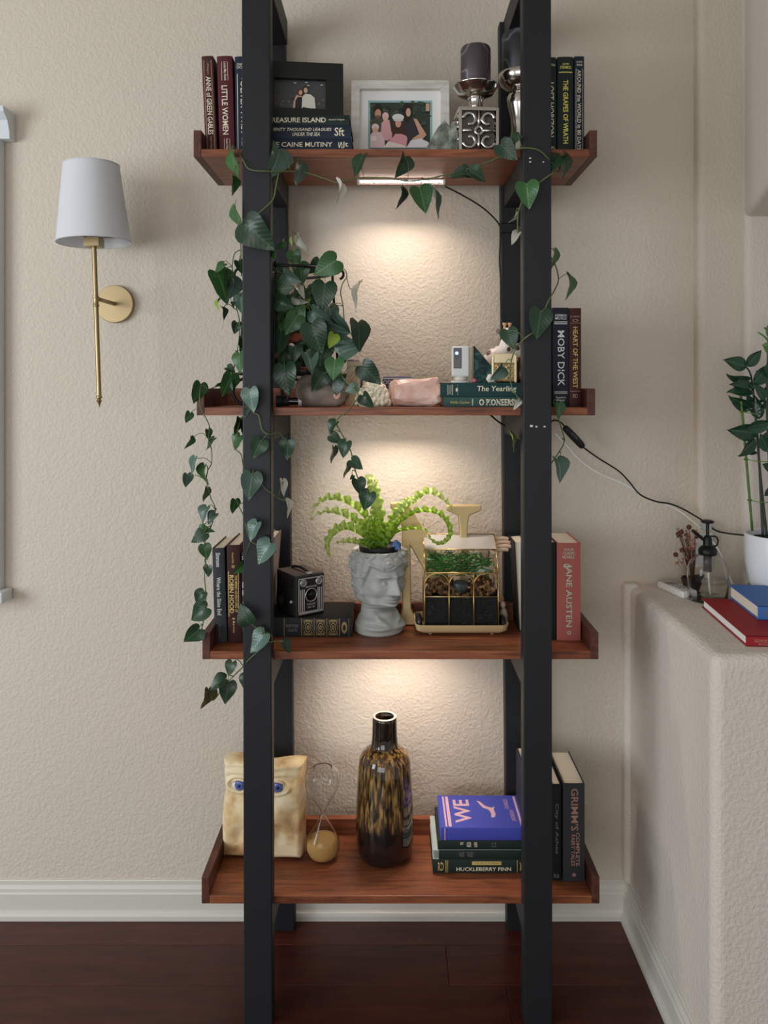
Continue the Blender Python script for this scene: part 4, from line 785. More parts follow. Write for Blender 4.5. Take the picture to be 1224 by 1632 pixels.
for i, item in enumerate(LEAVES.replace('\n', ';').split(';')):
    f = item.split()
    if not f: continue
    bx_, by_, tx_, ty_, roll = map(float, f[:5]); c_ = f[5]; Yd = float(f[6])
    P = at(bx_, by_, Yd); Q = at(tx_, ty_, Yd)
    L = (Q - P).length; yv = (Q - P).normalized()
    tilt = rl.uniform(-.12, .30) * (1 if Yd > 1.74 else .3)
    yv = (yv + Vector((0, -tilt, 0))).normalized()
    n0 = Vector((0, -1, 0)); n0 = (n0 - yv * n0.dot(yv)).normalized()
    n0 = (Matrix.Rotation(math.radians(roll) * rl.choice((-1, 1)), 3, yv) @ n0)
    xv = yv.cross(n0)
    Lf = L * (1.12 if 430 < bx_ < 610 and 400 < by_ < 660 else 1.0); wd = Lf * rl.uniform(.86, 1.0)
    if c_ == 'W': wd *= .6
    m4 = Matrix(((xv.x * wd, yv.x * Lf, n0.x * Lf, P.x - PO.x), (xv.y * wd, yv.y * Lf, n0.y * Lf, P.y - PO.y), (xv.z * wd, yv.z * Lf, n0.z * Lf, P.z - PO.z), (0, 0, 0, 1)))
    o = bpy.data.objects.new('leaf', LMESH[(c_, rl.randrange(3))]); COL.objects.link(o); o.parent = PL; o.matrix_local = m4
    near = min(VP, key=lambda q: (q - P).length); dn = (near - P).length
    if dn > .075 and (P - CORE).length > .2: dn = 0
    if dn > .075: near = CORE + Vector((rl.uniform(-.04, .04), rl.uniform(-.03, .03), rl.uniform(-.03, .0)))
    if dn > .004:
        mid = (P + near) / 2 + Vector((rl.uniform(-.006, .006), -.004, rl.uniform(.002, .012)))
        pet.tube([P - PO + yv * .004, mid - PO, near - PO], .0010 if dn < .075 else .0013, 4, 3)
o = pet.build('leaf_stalks', mat('stalk_green', (86, 104, 58), .5), PL, smooth=True); o['kind'] = 'stuff'
# ================================================================== third shelf
# ---- box camera on the thick black book
bcm = thing('box_camera', 'old black box camera with silver art deco front on the thick book', 'camera', (xs(478, 1.935), 1.942, Z3B + .0003), rz=math.radians(36))
BW, BD, BH = .039, .050, .098
M_LEATHER = bump(mat('leatherette', (26, 25, 26), .5), 700, .25, .0006)
MB().box(-BW, BW, -BD, BD, 0, BH).build('body', M_LEATHER, bcm, bevel=.0025)
MB().box(-BW, BW, -BD + .004, BD, BH - .0005, BH + .0012).build('top_panel', bump(mat('worn_leather', (84, 74, 72), .6), 300, .3, .0008), bcm, bevel=.001)
MB().box(-BW + .002, BW - .002, -BD - .003, -BD + .001, .002, BH - .002).build('front_panel', mat('camera_black', (20, 20, 21), .35), bcm, bevel=.001)
M_CHR = mat('worn_chrome', (188, 188, 186), .3, .6); yf = -BD - .0036
k = MB()
def rect(x0, x1, z0, z1): k.box(x0, x1, yf, yf + .001, z0, z1)
rect(-.035, .035, .006, .012); rect(-.035, .035, .0900, .0925)
for s_ in (-1, 1):
    for x0, x1, z0 in ((.0325, .035, .006), (.0275, .030, .010), (.0225, .025, .010), (.0180, .0205, .010)): rect(min(s_ * x0, s_ * x1), max(s_ * x0, s_ * x1), z0, .0925 if x0 > .03 else .066)
k.tube(circ((0, yf, .050), .0155, (1, 0, 0), (0, 0, 1), 28), .0012, 5, 0, True)
for s_ in (-1, 1): k.tube(circ((s_ * .0215, yf, .081), .0075, (1, 0, 0), (0, 0, 1), 20), .0016, 5, 0, True)
k.build('chrome_trim', M_CHR, bcm)
for s_ in (-1, 1):
    MB().lathe([(.0065, 0), (.0055, .0012), (.001, .0018)], 20, Matrix.Translation((s_ * .0215, yf + .001, .081)) @ Matrix.Rotation(math.pi / 2, 4, 'X')).build('finder_lens', mat('finder_glass', (150, 148, 144), .1, .4), bcm, smooth=True)
MB().lathe([(.0145, 0), (.012, -.0015), (.001, -.002)], 24, Matrix.Translation((0, yf - .0002, .050)) @ Matrix.Rotation(math.pi / 2, 4, 'X')).build('lens', mat('gloss_black', (12, 12, 16), .12), bcm, smooth=True)
k = MB(); add_text(k, 'BROWNIE', (0, yf - .0004, .0705), (1, 0, 0), (0, 0, 1), .030, .0045, .02); add_text(k, 'TARGET', (0, yf - .0004, .028), (1, 0, 0), (0, 0, 1), .026, .0045, .02); add_text(k, 'SIX-20', (0, yf - .0004, .021), (1, 0, 0), (0, 0, 1), .020, .0042, .02)
k.build('lettering', M_CHR, bcm, fix=False)
MB().tube([(0, -.040, BH + .003), (0, -.030, BH + .006), (0, 0, BH + .009), (0, .030, BH + .006), (0, .040, BH + .003)], .0035, 6).build('carry_strap', C_BLK, bcm, smooth=True)
MB().box(-.006, .006, -.049, -.036, BH + .001, BH + .0055).build('strap_clasp', M_CHR, bcm, bevel=.001)
T = Matrix.Translation((-BW, .012, .030)) @ Matrix.Rotation(-math.pi / 2, 4, 'Y')
MB().lathe([(.004, 0), (.004, .004), (.011, .005), (.011, .011), (.009, .0125), (.001, .0125)], 20, T).build('winding_knob', mat('knob_black', (40, 38, 36), .35), bcm, smooth=True, auto=40)
MB().lathe([(.004, 0), (.0045, .003), (.003, .006), (.001, .0065)], 14, Matrix.Translation((-BW, -.030, .034)) @ Matrix.Rotation(-math.pi / 2, 4, 'Y')).build('shutter_lever', M_CHR, bcm, smooth=True)
MB().box(-BW - .001, -BW + .001, -.036, -.022, .068, .090).build('side_window', mat('gloss_black', (12, 12, 16), .12), bcm, bevel=.0008)
# ---- head planter
hp = thing('head_planter', 'grey stone planter shaped like a curly haired classical head', 'planter', (xs(604, 1.93), 1.935, Z3), rz=math.radians(36))
ZK = [(0, .056, .052, -.002), (.004, .061, .056, -.002), (.020, .062, .056, -.002), (.032, .055, .052, -.001), (.044, .043, .046, .002), (.056, .040, .044, .004), (.066, .042, .050, .0), (.074, .0455, .056, -.002), (.085, .049, .060, -.002), (.100, .053, .062, -.001), (.118, .056, .064, 0), (.135, .058, .066, 0), (.150, .061, .067, 0), (.165, .061, .066, 0), (.180, .058, .062, 0), (.190, .055, .058, 0)]
def keyed(z):
    for (z0, a0, b0, c0), (z1, a1, b1, c1) in zip(ZK[:-1], ZK[1:]):
        if z <= z1:
            t = (z - z0) / (z1 - z0); t = t * t * (3 - 2 * t); return a0 + (a1 - a0) * t, b0 + (b1 - b0) * t, c0 + (c1 - c0) * t
    return ZK[-1][1:]
def G(p, z, p0, z0, sp, sz): return math.exp(-((p - p0) / sp) ** 2 - ((z - z0) / sz) ** 2)
def head(u, v):
    ph = (u - .5) * 2 * math.pi; zr = v * .202; a_, b_, c_ = keyed(zr * .94); q = abs(ph); z = zr * .98 if zr < .1 else .098 + (zr - .1) * .71
    r = a_ * b_ / math.sqrt((b_ * math.sin(ph)) ** 2 + (a_ * math.cos(ph)) ** 2)
    d = 0.0
    # face: nose, brow, sockets, eyes, cheeks, lips, chin
    t = max(0, min(1, (.128 - z) / .026)); inb = 1 / (1 + math.exp(-(z - .0985) / .0009))
    d += .0150 * (.25 + .75 * t) * math.exp(-(ph / (.105 + .05 * t)) ** 2) * inb * (1 if z < .131 else math.exp(-((z - .131) / .006) ** 2))
    for s_ in (-1, 1):
        d += .0035 * G(ph, z, s_ * .17, .1025, .07, .0035)
        d += .0050 * G(ph, z, s_ * .36, .1305, .30, .0042) - .0085 * G(ph, z, s_ * .36, .1215, .17, .0058) + .0068 * G(ph, z, s_ * .38, .1200, .11, .0036)
        d += .0026 * G(ph, z, s_ * .38, .1245, .16, .0012) + .0010 * G(ph, z, s_ * .38, .1165, .14, .0010)
        d += .0038 * G(ph, z, s_ * .72, .107, .26, .010) - .0030 * G(ph, z, s_ * .60, .088, .22, .010) + .0030 * G(ph, z, s_ * .95, .078, .30, .007)
        # ears
        d += .0095 * G(ph, z, s_ * 1.50, .112, .14, .013) - .0065 * G(ph, z, s_ * 1.47, .113, .07, .0075) + .004 * G(ph, z, s_ * 1.45, .098, .07, .004)
    d += .0048 * G(ph, z, 0, .0905, .24, .0026) + .0052 * G(ph, z, 0, .0840, .20, .0028) - .0036 * G(ph, z, 0, .0872, .27, .0012) - .0026 * G(ph, z, 0, .0795, .22, .0022)
    d += .0080 * G(ph, z, 0, .0730, .26, .0055) - .0110 * G(ph, z, 0, .0600, .75, .0055) - .0022 * G(ph, z, 0, .0955, .05, .003)
    # neck muscles, collar bones
    for s_ in (-1, 1): d += .004 * math.exp(-((ph - s_ * (.35 + (z - .03) * 22)) / .16) ** 2) * math.exp(-((z - .042) / .014) ** 2)
    d += .005 * G(q, z, .55, .020, .5, .006)
    d *= 1.75
    # hair with curls
    hl = .1445 + .004 * math.sin(5 * ph) if q < .95 else (.1445 - (q - .95) * .085 if q < 1.35 else .1105)
    if q > 1.62: hl = .078 - .006 * min(q - 1.62, 1)
    hm = 1 / (1 + math.exp(-(z - hl) / .0012))
    if 1.3 < q < 1.66 and z < .128: hm *= .25
    P = Vector((math.sin(ph) * 3.0, math.cos(ph) * 3.0, zr * 52))
    dv, _ = noise.voronoi(P * 1.05 + Vector((2, 5, 1)), distance_metric='DISTANCE')
    curl = (1 - min(dv[0], 1)) ; swirl = .5 + .5 * math.sin(dv[0] * 13)
    d += hm * (.0045 + .0120 * curl * curl + .0026 * swirl)
    d *= min(1, (.204 - zr) / .006 + .4)
    r += d
    return (r * math.sin(ph), -r * math.cos(ph) + c_, zr)
M_BUST = bump(mat('grey_stone', (172, 174, 170), .55), 240, .12, .001)
k = MB().grid(head, 220, 200, close_u=True)
n0_ = len(k.v) - 220
rim = [(k.v[n0_ + i][0] * .86, k.v[n0_ + i][1] * .86, .200) for i in range(220)]; low = [(p[0], p[1], .15) for p in rim]
o_ = len(k.v); k.v += rim + low
for i in range(220):
    j = (i + 1) % 220; k.f += [(n0_ + i, n0_ + j, o_ + j, o_ + i), (o_ + i, o_ + j, o_ + 220 + j, o_ + 220 + i)]
k.f.append(tuple(reversed(range(220))))
hb = k.build('head', M_BUST, hp, smooth=True)
MB().lathe([(.036, .150), (.046, .190), (.049, .202), (.050, .212), (.047, .212), (.044, .206), (.001, .205)], 40).build('liner_pot', mat('liner_black', (32, 30, 32), .45), hp, smooth=True, auto=40)
# ---- bird's nest fern
fo = Vector((xs(604, 1.93), 1.935, Z3 + .2055))
fn = thing('birds_nest_fern', 'bright green crinkled fern growing from the grey head planter', 'plant', fo)
M_FERN = mat('fern_leaf', (130, 164, 58), .4, sub=.0); N_, L_, B_ = nodes(M_FERN)
tcf = N_.new('ShaderNodeTexCoord'); uvm = N_.new('ShaderNodeSeparateXYZ'); atn = N_.new('ShaderNodeAttribute'); atn.attribute_name = 'tone'
rp = ramp(M_FERN, atn.outputs['Fac'], [(0, (64, 112, 30)), (.4, (140, 176, 46)), (.75, (178, 200, 110)), (1, (206, 216, 150))]); L_.new(rp.outputs[0], B_.inputs['Base Color'])
tr = N_.new('ShaderNodeBsdfTranslucent'); L_.new(rp.outputs[0], tr.inputs[0]); mxs = N_.new('ShaderNodeMixShader'); mxs.inputs[0].default_value = .3
L_.new(B_.outputs[0], mxs.inputs[1]); L_.new(tr.outputs[0], mxs.inputs[2]); L_.new(mxs.outputs[0], N_['Material Output'].inputs[0])
def frond(pts, wmax, ruff, seed, tone=(.2, .9)):
    P = catmull([at(*p) - fo for p in pts], 18); n = len(P); vs = []; tn = []; rr = random.Random(seed)
    ph = rr.uniform(0, 6)
    for i, p in enumerate(P):
        t = i / (n - 1); T_ = (P[min(i + 1, n - 1)] - P[max(i - 1, 0)]).normalized()
        vw = Vector((0, -1, .35)).normalized(); S = T_.cross(vw); S = S.normalized() if S.length > 1e-4 else Vector((1, 0, 0)); Nn = S.cross(T_)
        w_ = wmax * 1.2 * (math.sin(math.pi * min(1, .16 + .84 * t)) ** .6) * (1 - t ** 6)
        s_arc = t * n
        for u in (-1, -.5, 0, .5, 1):
            wob = math.sin(s_arc * .62 + ph + (1.7 if u > 0 else 0)) * ruff * abs(u) ** 2
            vs.append(p + S * (u * w_ * (1 + .22 * wob / max(ruff, .001))) + Nn * (wob * .014 + .25 * abs(u) * w_))
            tn.append(max(0, min(1, tone[0] + (tone[1] - tone[0]) * t + (.18 if u == 0 else 0) + wob * .15)))
    fs = [(i * 5 + j, i * 5 + j + 1, (i + 1) * 5 + j + 1, (i + 1) * 5 + j) for i in range(n - 1) for j in range(4)]
    o = MB().add(vs, fs).build('frond', M_FERN, fn, smooth=True, fix=False)
    at_ = o.data.attributes.new('tone', 'FLOAT', 'POINT')
    for i, x_ in enumerate(tn): at_.data[i].value = x_
B0 = (605, 872, 1.925)
frond([(606, 872, 1.925), (605, 840, 1.92), (600, 805, 1.925), (594, 775, 1.93), (592, 762, 1.925), (604, 768, 1.90)], .0135, 1.0, 1, (.25, 1))
frond([(600, 872, 1.93), (590, 835, 1.93), (575, 812, 1.935), (548, 795, 1.93), (522, 793, 1.92), (503, 805, 1.91), (494, 826, 1.90)], .0075, .8, 2)
frond([(600, 874, 1.92), (586, 846, 1.91), (565, 826, 1.90), (540, 815, 1.89), (515, 815, 1.885), (494, 829, 1.875)], .0080, 1.0, 3, (.25, 1))
frond([(600, 874, 1.92), (588, 858, 1.90), (572, 845, 1.88), (552, 838, 1.87), (534, 845, 1.86), (522, 862, 1.855), (524, 882, 1.85), (530, 892, 1.85)], .0085, .8, 4, (.3, .8))
frond([(598, 873, 1.925), (582, 866, 1.91), (562, 862, 1.90), (546, 862, 1.89), (532, 866, 1.88)], .0060, .8, 5, (.5, 1))
frond([(608, 873, 1.925), (616, 848, 1.925), (628, 826, 1.925), (640, 808, 1.925), (652, 797, 1.92), (664, 802, 1.91)], .0110, 1.2, 6, (.25, 1))
frond([(609, 873, 1.93), (622, 840, 1.93), (640, 812, 1.935), (660, 795, 1.935), (682, 782, 1.93), (702, 790, 1.92), (718, 806, 1.91), (724, 818, 1.90)], .0075, 1.0, 7, (.3, .9))
frond([(610, 873, 1.92), (628, 842, 1.905), (648, 822, 1.90), (668, 813, 1.90), (692, 814, 1.895), (710, 826, 1.89), (718, 846, 1.885), (712, 860, 1.88), (700, 866, 1.875), (688, 860, 1.87), (678, 845, 1.87), (672, 825, 1.87)], .0055, .9, 8, (.2, .7))
frond([(606, 874, 1.915), (604, 852, 1.90), (600, 832, 1.89), (600, 818, 1.885)], .0095, .7, 9, (.1, .35))
frond([(604, 874, 1.915), (594, 856, 1.90), (586, 842, 1.895), (590, 826, 1.89), (594, 818, 1.89)], .0075, .8, 10, (.15, .5))
frond([(609, 874, 1.915), (614, 858, 1.905), (624, 838, 1.90), (638, 822, 1.895)], .0085, .7, 11, (.1, .5))
frond([(600, 875, 1.91), (590, 868, 1.89), (580, 864, 1.88), (573, 858, 1.875)], .0085, .5, 12, (.05, .2))
frond([(612, 873, 1.93), (630, 848, 1.94), (650, 842, 1.945), (672, 842, 1.945), (690, 850, 1.94)], .0040, .8, 13, (.1, .5))
tag(hullrock('blue_stone', mat('blue_mineral', (66, 100, 156), .3), [(-.011, -.008, 0), (.012, -.008, 0), (.01, .008, 0), (-.009, .008, 0), (-.012, -.004, .012), (.0, -.006, .022), (.013, -.002, .012), (.004, .006, .02)], (xs(631, 1.91), 1.912, Z3 + .206), .001, 3, .002), 'small blue stone on the rim of the grey head planter', 'stone')
# ---- big gold letter N by the wall
lt = thing('letter_n', 'large gold serif letter N leaning on the wall behind the terrarium', 'letter', (xs(690, 2.0), 1.985, Z3), rot=(math.radians(-2), 0, 0))
def px2(x_, y_): return ((x_ - 690) * 2.0 / F, H - (y_ - PY) * 2.0 / F - Z3)
polyN = [px2(*p) for p in ((622, 800), (650, 800), (658, 812), (732, 945), (732, 838), (729, 820), (711, 812), (711, 804), (766, 804), (766, 812), (747, 820), (744, 838), (745, 990), (722, 990), (654, 868), (655, 966), (660, 978), (668, 984), (668, 991), (628, 991), (628, 984), (638, 978), (641, 966), (640, 838), (634, 816), (622, 808))]
MB().prism(polyN, -.016, .016).build('letter', bump(mat('antique_gold', (196, 174, 126), .45, .35), 90, .25, .002), lt, bevel=.003)
# ---- terrarium on its tray
tx0, ty0 = xs(734, 1.93), 1.945
ty = thing('drip_tray', 'shallow cream metal tray on little feet under the glass terrarium', 'tray', (tx0, ty0, Z3))
TW, TD = .114, .060
M_TRAY = mat('tray_cream', (220, 198, 150), .35, .35)
def rr_(w_, d_, r_, n=6):
    out = []
    for cx_, cy_, a0 in ((w_ - r_, d_ - r_, 0), (-w_ + r_, d_ - r_, 90), (-w_ + r_, -d_ + r_, 180), (w_ - r_, -d_ + r_, 270)):
        for i in range(n): a_ = math.radians(a0 + 90 * i / (n - 1)); out.append((cx_ + r_ * math.cos(a_), cy_ + r_ * math.sin(a_)))
    return out
k = MB(); rings = [(rr_(TW - .016, TD - .012, .012), .005), (rr_(TW - .004, TD - .003, .016), .012), (rr_(TW, TD, .018), .027), (rr_(TW - .003, TD - .003, .016), .027), (rr_(TW - .008, TD - .006, .014), .013), (rr_(TW - .019, TD - .014, .010), .008)]
n_ = len(rings[0][0])
for R_, z_ in rings: k.v += [(x_, y_, z_) for x_, y_ in R_]
for i in range(len(rings) - 1):
    for j in range(n_): k.f.append((i * n_ + j, i * n_ + (j + 1) % n_, (i + 1) * n_ + (j + 1) % n_, (i + 1) * n_ + j))
k.f += [tuple(reversed(range(n_))), tuple(range((len(rings) - 1) * n_, len(rings) * n_))]
k.build('tray', M_TRAY, ty, smooth=True, auto=45)
for sx_ in (-1, 1):
    for sy_ in (-1, 1): MB().lathe([(.004, 0), (.0045, .002), (.0045, .006)], 12, Matrix.Translation((sx_ * .075, sy_ * .03 - .006, 0))).build('foot', M_TRAY, ty, smooth=True)
te = thing('glass_terrarium', 'brass framed glass terrarium with arches, soil, bark and green fronds', 'terrarium', (tx0, ty0 + .002, Z3 + .009))
GW, GD, GH, GR = .0895, .042, .140, .190
FR = []
def bar(*p, r=.0016, nm='frame_bar'): MB().tube(p, r, 6, 0).build(nm, M_GOLDW, te, smooth=True)
yb_, yf_ = GD, -GD; yr_ = -GD + .032
for x_ in (-GW, GW):
    bar((x_, yf_, 0), (x_, yf_, GH)); bar((x_, yb_, 0), (x_, yb_, GR + .028)); bar((x_, yf_, GH), (x_, yr_, GR)); bar((x_, yr_, GR), (x_, yb_, GR + .028)); bar((x_, yf_, 0), (x_, yb_, 0)); bar((x_, yf_, GH), (x_, yb_, GH))
for y_, z_ in ((yf_, 0), (yf_, GH), (yr_, GR), (yb_, GR + .028), (yb_, 0), (yf_, .082)): bar((-GW, y_, z_), (GW, y_, z_))
for i in (1, 2):
    x_ = -GW + i * 2 * GW / 3; bar((x_, yf_, 0), (x_, yf_, GH - .02)); bar((x_, yf_, GH - .02), (x_, yf_, GH))
for i in range(3):
    c_ = -GW + (i + .5) * 2 * GW / 3; r_ = GW / 3
    MB().tube([(c_ + r_ * math.cos(a_), yf_, GH - .030 + r_ * .96 * math.sin(a_)) for a_ in [math.pi * j / 14 for j in range(15)]], .0015, 6, 0).build('arch', M_GOLDW, te, smooth=True)
for x_ in (-GW + .004, -GW / 3, GW / 3):
    MB().lathe([(.006, 0), (.0045, .004), (.002, .010), (.001, .013)], 8, Matrix.Translation((x_, yf_ - .002, 0))).build('finial', M_GOLDW, te)
def pane(*p): MB().add(list(p), [tuple(range(len(p)))]).build('pane', M_PANE, te)
pane((-GW, yf_, 0), (GW, yf_, 0), (GW, yf_, GH), (-GW, yf_, GH)); pane((-GW, yf_, GH), (GW, yf_, GH), (GW, yr_, GR), (-GW, yr_, GR))
MB().add([(-GW, yr_, GR), (GW, yr_, GR), (GW, yb_, GR + .028), (-GW, yb_, GR + .028)], [(0, 1, 2, 3)]).build('roof_pane', mat('frosted_pane', (206, 204, 198), .18, trans=.5, ior=1.1), te)
for x_ in (-GW, GW): pane((x_, yf_, 0), (x_, yb_, 0), (x_, yb_, GR + .028), (x_, yr_, GR), (x_, yf_, GH))
MB().box(-GW + .003, GW - .003, yf_ + .003, yb_ - .003, .002, .080).build('soil', bump(mat('dark_soil', (24, 23, 23), .9), 110, .8, .004), te)
M_BARK = bump(mat('bark_chips', (122, 84, 56), .85), 120, .7, .003); colour_noise(M_BARK, 90, [(.35, (70, 46, 30)), (.55, (132, 92, 60)), (.7, (176, 130, 84))])
k = MB(); rb = random.Random(3)
for i in range(260):
    x_ = rb.uniform(-GW + .01, GW - .01); hh = .014 + .026 * abs(math.sin(x_ * 34)) ** .8 if abs(x_) > .02 else .010
    c_ = Vector((x_, rb.uniform(yf_ + .008, yb_ - .01), .080 + rb.uniform(0, hh))); q_ = rb.uniform(.0035, .008)
    R_ = Matrix.Rotation(rb.uniform(0, 6), 4, Vector((rb.uniform(-1, 1), rb.uniform(-1, 1), rb.uniform(-1, 1))))
    k.box(-q_, q_, -q_ * .6, q_ * .6, -q_ * .35, q_ * .35, Matrix.Translation(c_) @ R_)
o = k.build('bark', M_BARK, te); o['kind'] = 'stuff'
q = rock('pebble', mat('slate_pebble', (58, 66, 66), .4), (.0, yf_ + .018, .088), .021, .012, .016, 4, .15, 3, False); q.parent = te
q = rock('white_stone', mat('pebble_white', (214, 208, 200), .5), (.058, 0, .128), .018, .012, .010, 8, .2, 3, False); q.parent = te
k = MB()
for i in range(620):
    x_ = rb.uniform(-GW + .008, GW - .02); y_ = rb.uniform(yf_ + .012, yb_ - .008); z_ = rb.uniform(.125, .172); a_ = rb.uniform(0, 6.28); l_ = rb.uniform(.014, .032); up = rb.uniform(-.2, .7)
    d_ = Vector((math.cos(a_), .5 * math.sin(a_), up)).normalized(); p0 = Vector((x_, y_, z_)); p1 = p0 + d_ * l_
    p1.x = max(-GW + .004, min(GW - .004, p1.x)); p1.y = max(yf_ + .004 + max(0, (p1.z - GH) * .6), min(yb_ - .004, p1.y)); s_ = d_.orthogonal() * .0013; m_ = (p0 + p1) / 2
    k.add([p0, m_ + s_, p1, m_ - s_], [(0, 1, 2, 3)])
o = k.build('foliage', leafmat('terrarium_green', (62, 122, 54), (60, 110, 54)), te); o['kind'] = 'stuff'
# black pebbles on the tray
M_PEB = mat('black_pebble', (40, 40, 48), .25)
for i, (dx, dy, dz, s_, lab) in enumerate(((-.1015, -.030, .0115, .0095, 'black polished pebble at the front left of the tray'), (-.1020, -.008, .0115, .010, 'black polished pebble behind the front one, left on the tray'), (-.1015, .014, .0115, .009, 'small black pebble at the back left of the tray'), (.1035, -.026, .0115, .0085, 'black polished pebble at the front right of the tray'), (.1035, -.004, .0115, .009, 'black pebble in the middle right of the tray'))):
    tag(rock('pebble', M_PEB, (tx0 + dx, ty0 + dy, Z3 + dz), s_ * .85, s_ * 1.1, s_ * 1.5, 3 + i, .12, 3, False), lab, 'pebble', 'black pebbles on the tray')
# little ceramic figure at the right of the tray, and the wooden hand behind
cf = thing('ceramic_figure', 'small pale ceramic figure with orange top right of the terrarium', 'figurine', (xs(803, 1.965), 1.968, Z3))
MB().lathe([(.012, 0), (.013, .008), (.010, .020), (.011, .030), (.007, .042), (.003, .047)], 20).build('body', mat('ceramic_pale', (206, 190, 172), .35), cf, smooth=True)
MB().lathe([(.0, .045), (.006, .048), (.0075, .054), (.006, .060), (.003, .063)], 16, Matrix.Translation((-.002, 0, 0))).build('head', mat('ceramic_blush', (226, 200, 182), .35), cf, smooth=True)
MB().lathe([(.003, .062), (.0035, .070), (.001, .076)], 12, Matrix.Translation((-.003, 0, 0))).build('hat', mat('ceramic_orange', (206, 140, 70), .4), cf, smooth=True)
hd = thing('wooden_hand', 'pale wooden hand reaching out from behind the terrarium roof', 'hand figure', (xs(772, 2.0), 1.998, Z3))
M_HAND = mat('pale_wood', (226, 196, 168), .5)
zt_ = H - (866 - PY) * 2.0 / F - Z3
MB().tube([(0, .008, 0), (0, .008, zt_ * .5), (0, .006, zt_ - .03), (.006, .0, zt_ - .004), (.018, -.004, zt_)], lambda t: .013 + .003 * (t > .8), 12).build('arm', M_HAND, hd, smooth=True)
for i, (dz, ln) in enumerate(((.014, .060), (.005, .064), (-.004, .066), (-.012, .058))):
    MB().tube([(.016, -.004 - .004 * i, zt_ + dz * .8), (.036, -.006 - .004 * i, zt_ + dz), (ln - .012, -.006 - .004 * i, zt_ + dz + .001), (ln, -.006 - .004 * i, zt_ + dz - .001)], lambda t: .0052 - .0008 * t, 10).build('finger', M_HAND, hd, smooth=True)
MB().tube([(.008, 0, zt_ - .008), (.02, -.012, zt_ - .02), (.034, -.014, zt_ - .022)], .0052, 10).build('thumb', M_HAND, hd, smooth=True)

# ================================================================== bottom shelf
# ---- ceramic face plaque
fc = thing('slab_sculpture', 'cream ceramic slab with two blue eyes standing behind the left post', 'sculpture', (xs(420, 1.935), 1.935, Z4 + .0008), rot=(math.radians(-3), 0, math.radians(-7)))
FW, FH, FD = .099, .232, .026
M_CER = mat('antique_ceramic', (222, 202, 164), .38, coat=.2); colour_noise(M_CER, 16, [(.32, (164, 116, 72)), (.45, (216, 184, 134)), (.58, (234, 214, 174))], 5); bump(M_CER, 90, .15, .001)
EYES = [(-.056, .176), (.040, .176)]
def fz(u, v):
    x_ = -FW + 2 * FW * u; z_ = FH * v
    d = 0.0
    for ex, ez in EYES:
        e = ((x_ - ex) / .026) ** 2 + ((z_ - ez) / .014) ** 2
        d += .0045 * math.exp(-((math.sqrt(e) - 1.25) / .28) ** 2) - .006 * math.exp(-e * 1.6)
        d += .0035 * math.exp(-((z_ - ez - .028) / .007) ** 2 - ((x_ - ex) / .034) ** 2)
    t = max(0, min(1, (.18 - z_) / .12))
    d += (.006 + .020 * t) * math.exp(-((x_ + .008) / (.012 + .010 * t)) ** 2) * (1 if .06 < z_ < .19 else math.exp(-((z_ - (.06 if z_ <= .06 else .19)) / .008) ** 2))
    for s_ in (-1, 1): d += .007 * math.exp(-((x_ + .008 - s_ * .055) / .028) ** 2 - ((z_ - .10) / .04) ** 2) - .006 * math.exp(-((x_ + .008 - s_ * .045) / .016) ** 2 - ((z_ - .055) / .018) ** 2)
    d += .004 * noise.noise(Vector((x_ * 18, z_ * 18, 3)))
    edge = min(min(u, 1 - u) * 2 * FW, min(v, 1 - v) * FH); ro = min(1, edge / .012); d += -.012 * (1 - math.sqrt(max(0, 1 - (1 - ro) ** 2)))
    sx_ = 1 - .05 * math.exp(-((v - .72) / .12) ** 2) + .02 * math.sin(v * 3.2) + .04 * max(0, v - .93) * 10
    zz = z_ + .004 * math.sin(u * 9) * v - .004 * (1 - (2 * u - 1) ** 2) * (v ** 6) + .008 * u * (1 - v)
    return (x_ * sx_, -FD - d * 1.5, zz)
k = MB().grid(fz, 90, 100)
n_u, n_v = 90, 100; o_ = len(k.v)
bd_ = [i for i in range(n_u)] + [j * n_u + n_u - 1 for j in range(1, n_v)] + [(n_v - 1) * n_u + i for i in range(n_u - 2, -1, -1)] + [j * n_u for j in range(n_v - 2, 0, -1)]
k.v += [(k.v[i][0], FD, k.v[i][2]) for i in bd_]
m_ = len(bd_)
for i in range(m_): k.f.append((bd_[i], bd_[(i + 1) % m_], o_ + (i + 1) % m_, o_ + i))
k.f.append(tuple(range(o_, o_ + m_)))
k.build('slab', M_CER, fc, smooth=True, auto=70)
for ex, ez in EYES:
    yb2 = fz((ex + FW) / (2 * FW), ez / FH)[1]
    k = MB(); ell(k, (ex, yb2 + .001, ez), (.024, .015, .0135)); e = k.build('eyeball', mat('eye_white', (222, 216, 206), .2), fc, smooth=True)
    T = Matrix.Translation((ex + .001, yb2 - .0136, ez + .0005)) @ Matrix.Rotation(math.pi / 2, 4, 'X')
    MB().lathe([(.0125, -.0030), (.0115, -.0004), (.0060, .0010), (.0008, .0012)], 24, T).build('iris', mat('iris_blue', (84, 100, 160), .15), e, smooth=True)
    MB().lathe([(.0050, .0004), (.0035, .0018), (.0006, .0019)], 16, T).build('pupil', mat('pupil_dark', (30, 36, 70), .15), e, smooth=True)
    lid = []
    for s_ in (1, -1):
        MB().tube([(ex - .0255, yb2 - .001, ez), (ex - .013, yb2 - .0112, ez + s_ * .0115), (ex, yb2 - .0128, ez + s_ * .0150), (ex + .013, yb2 - .0112, ez + s_ * .0115), (ex + .0255, yb2 - .001, ez)], .0030, 8, 5).build('eyelid', M_CER, fc, smooth=True)
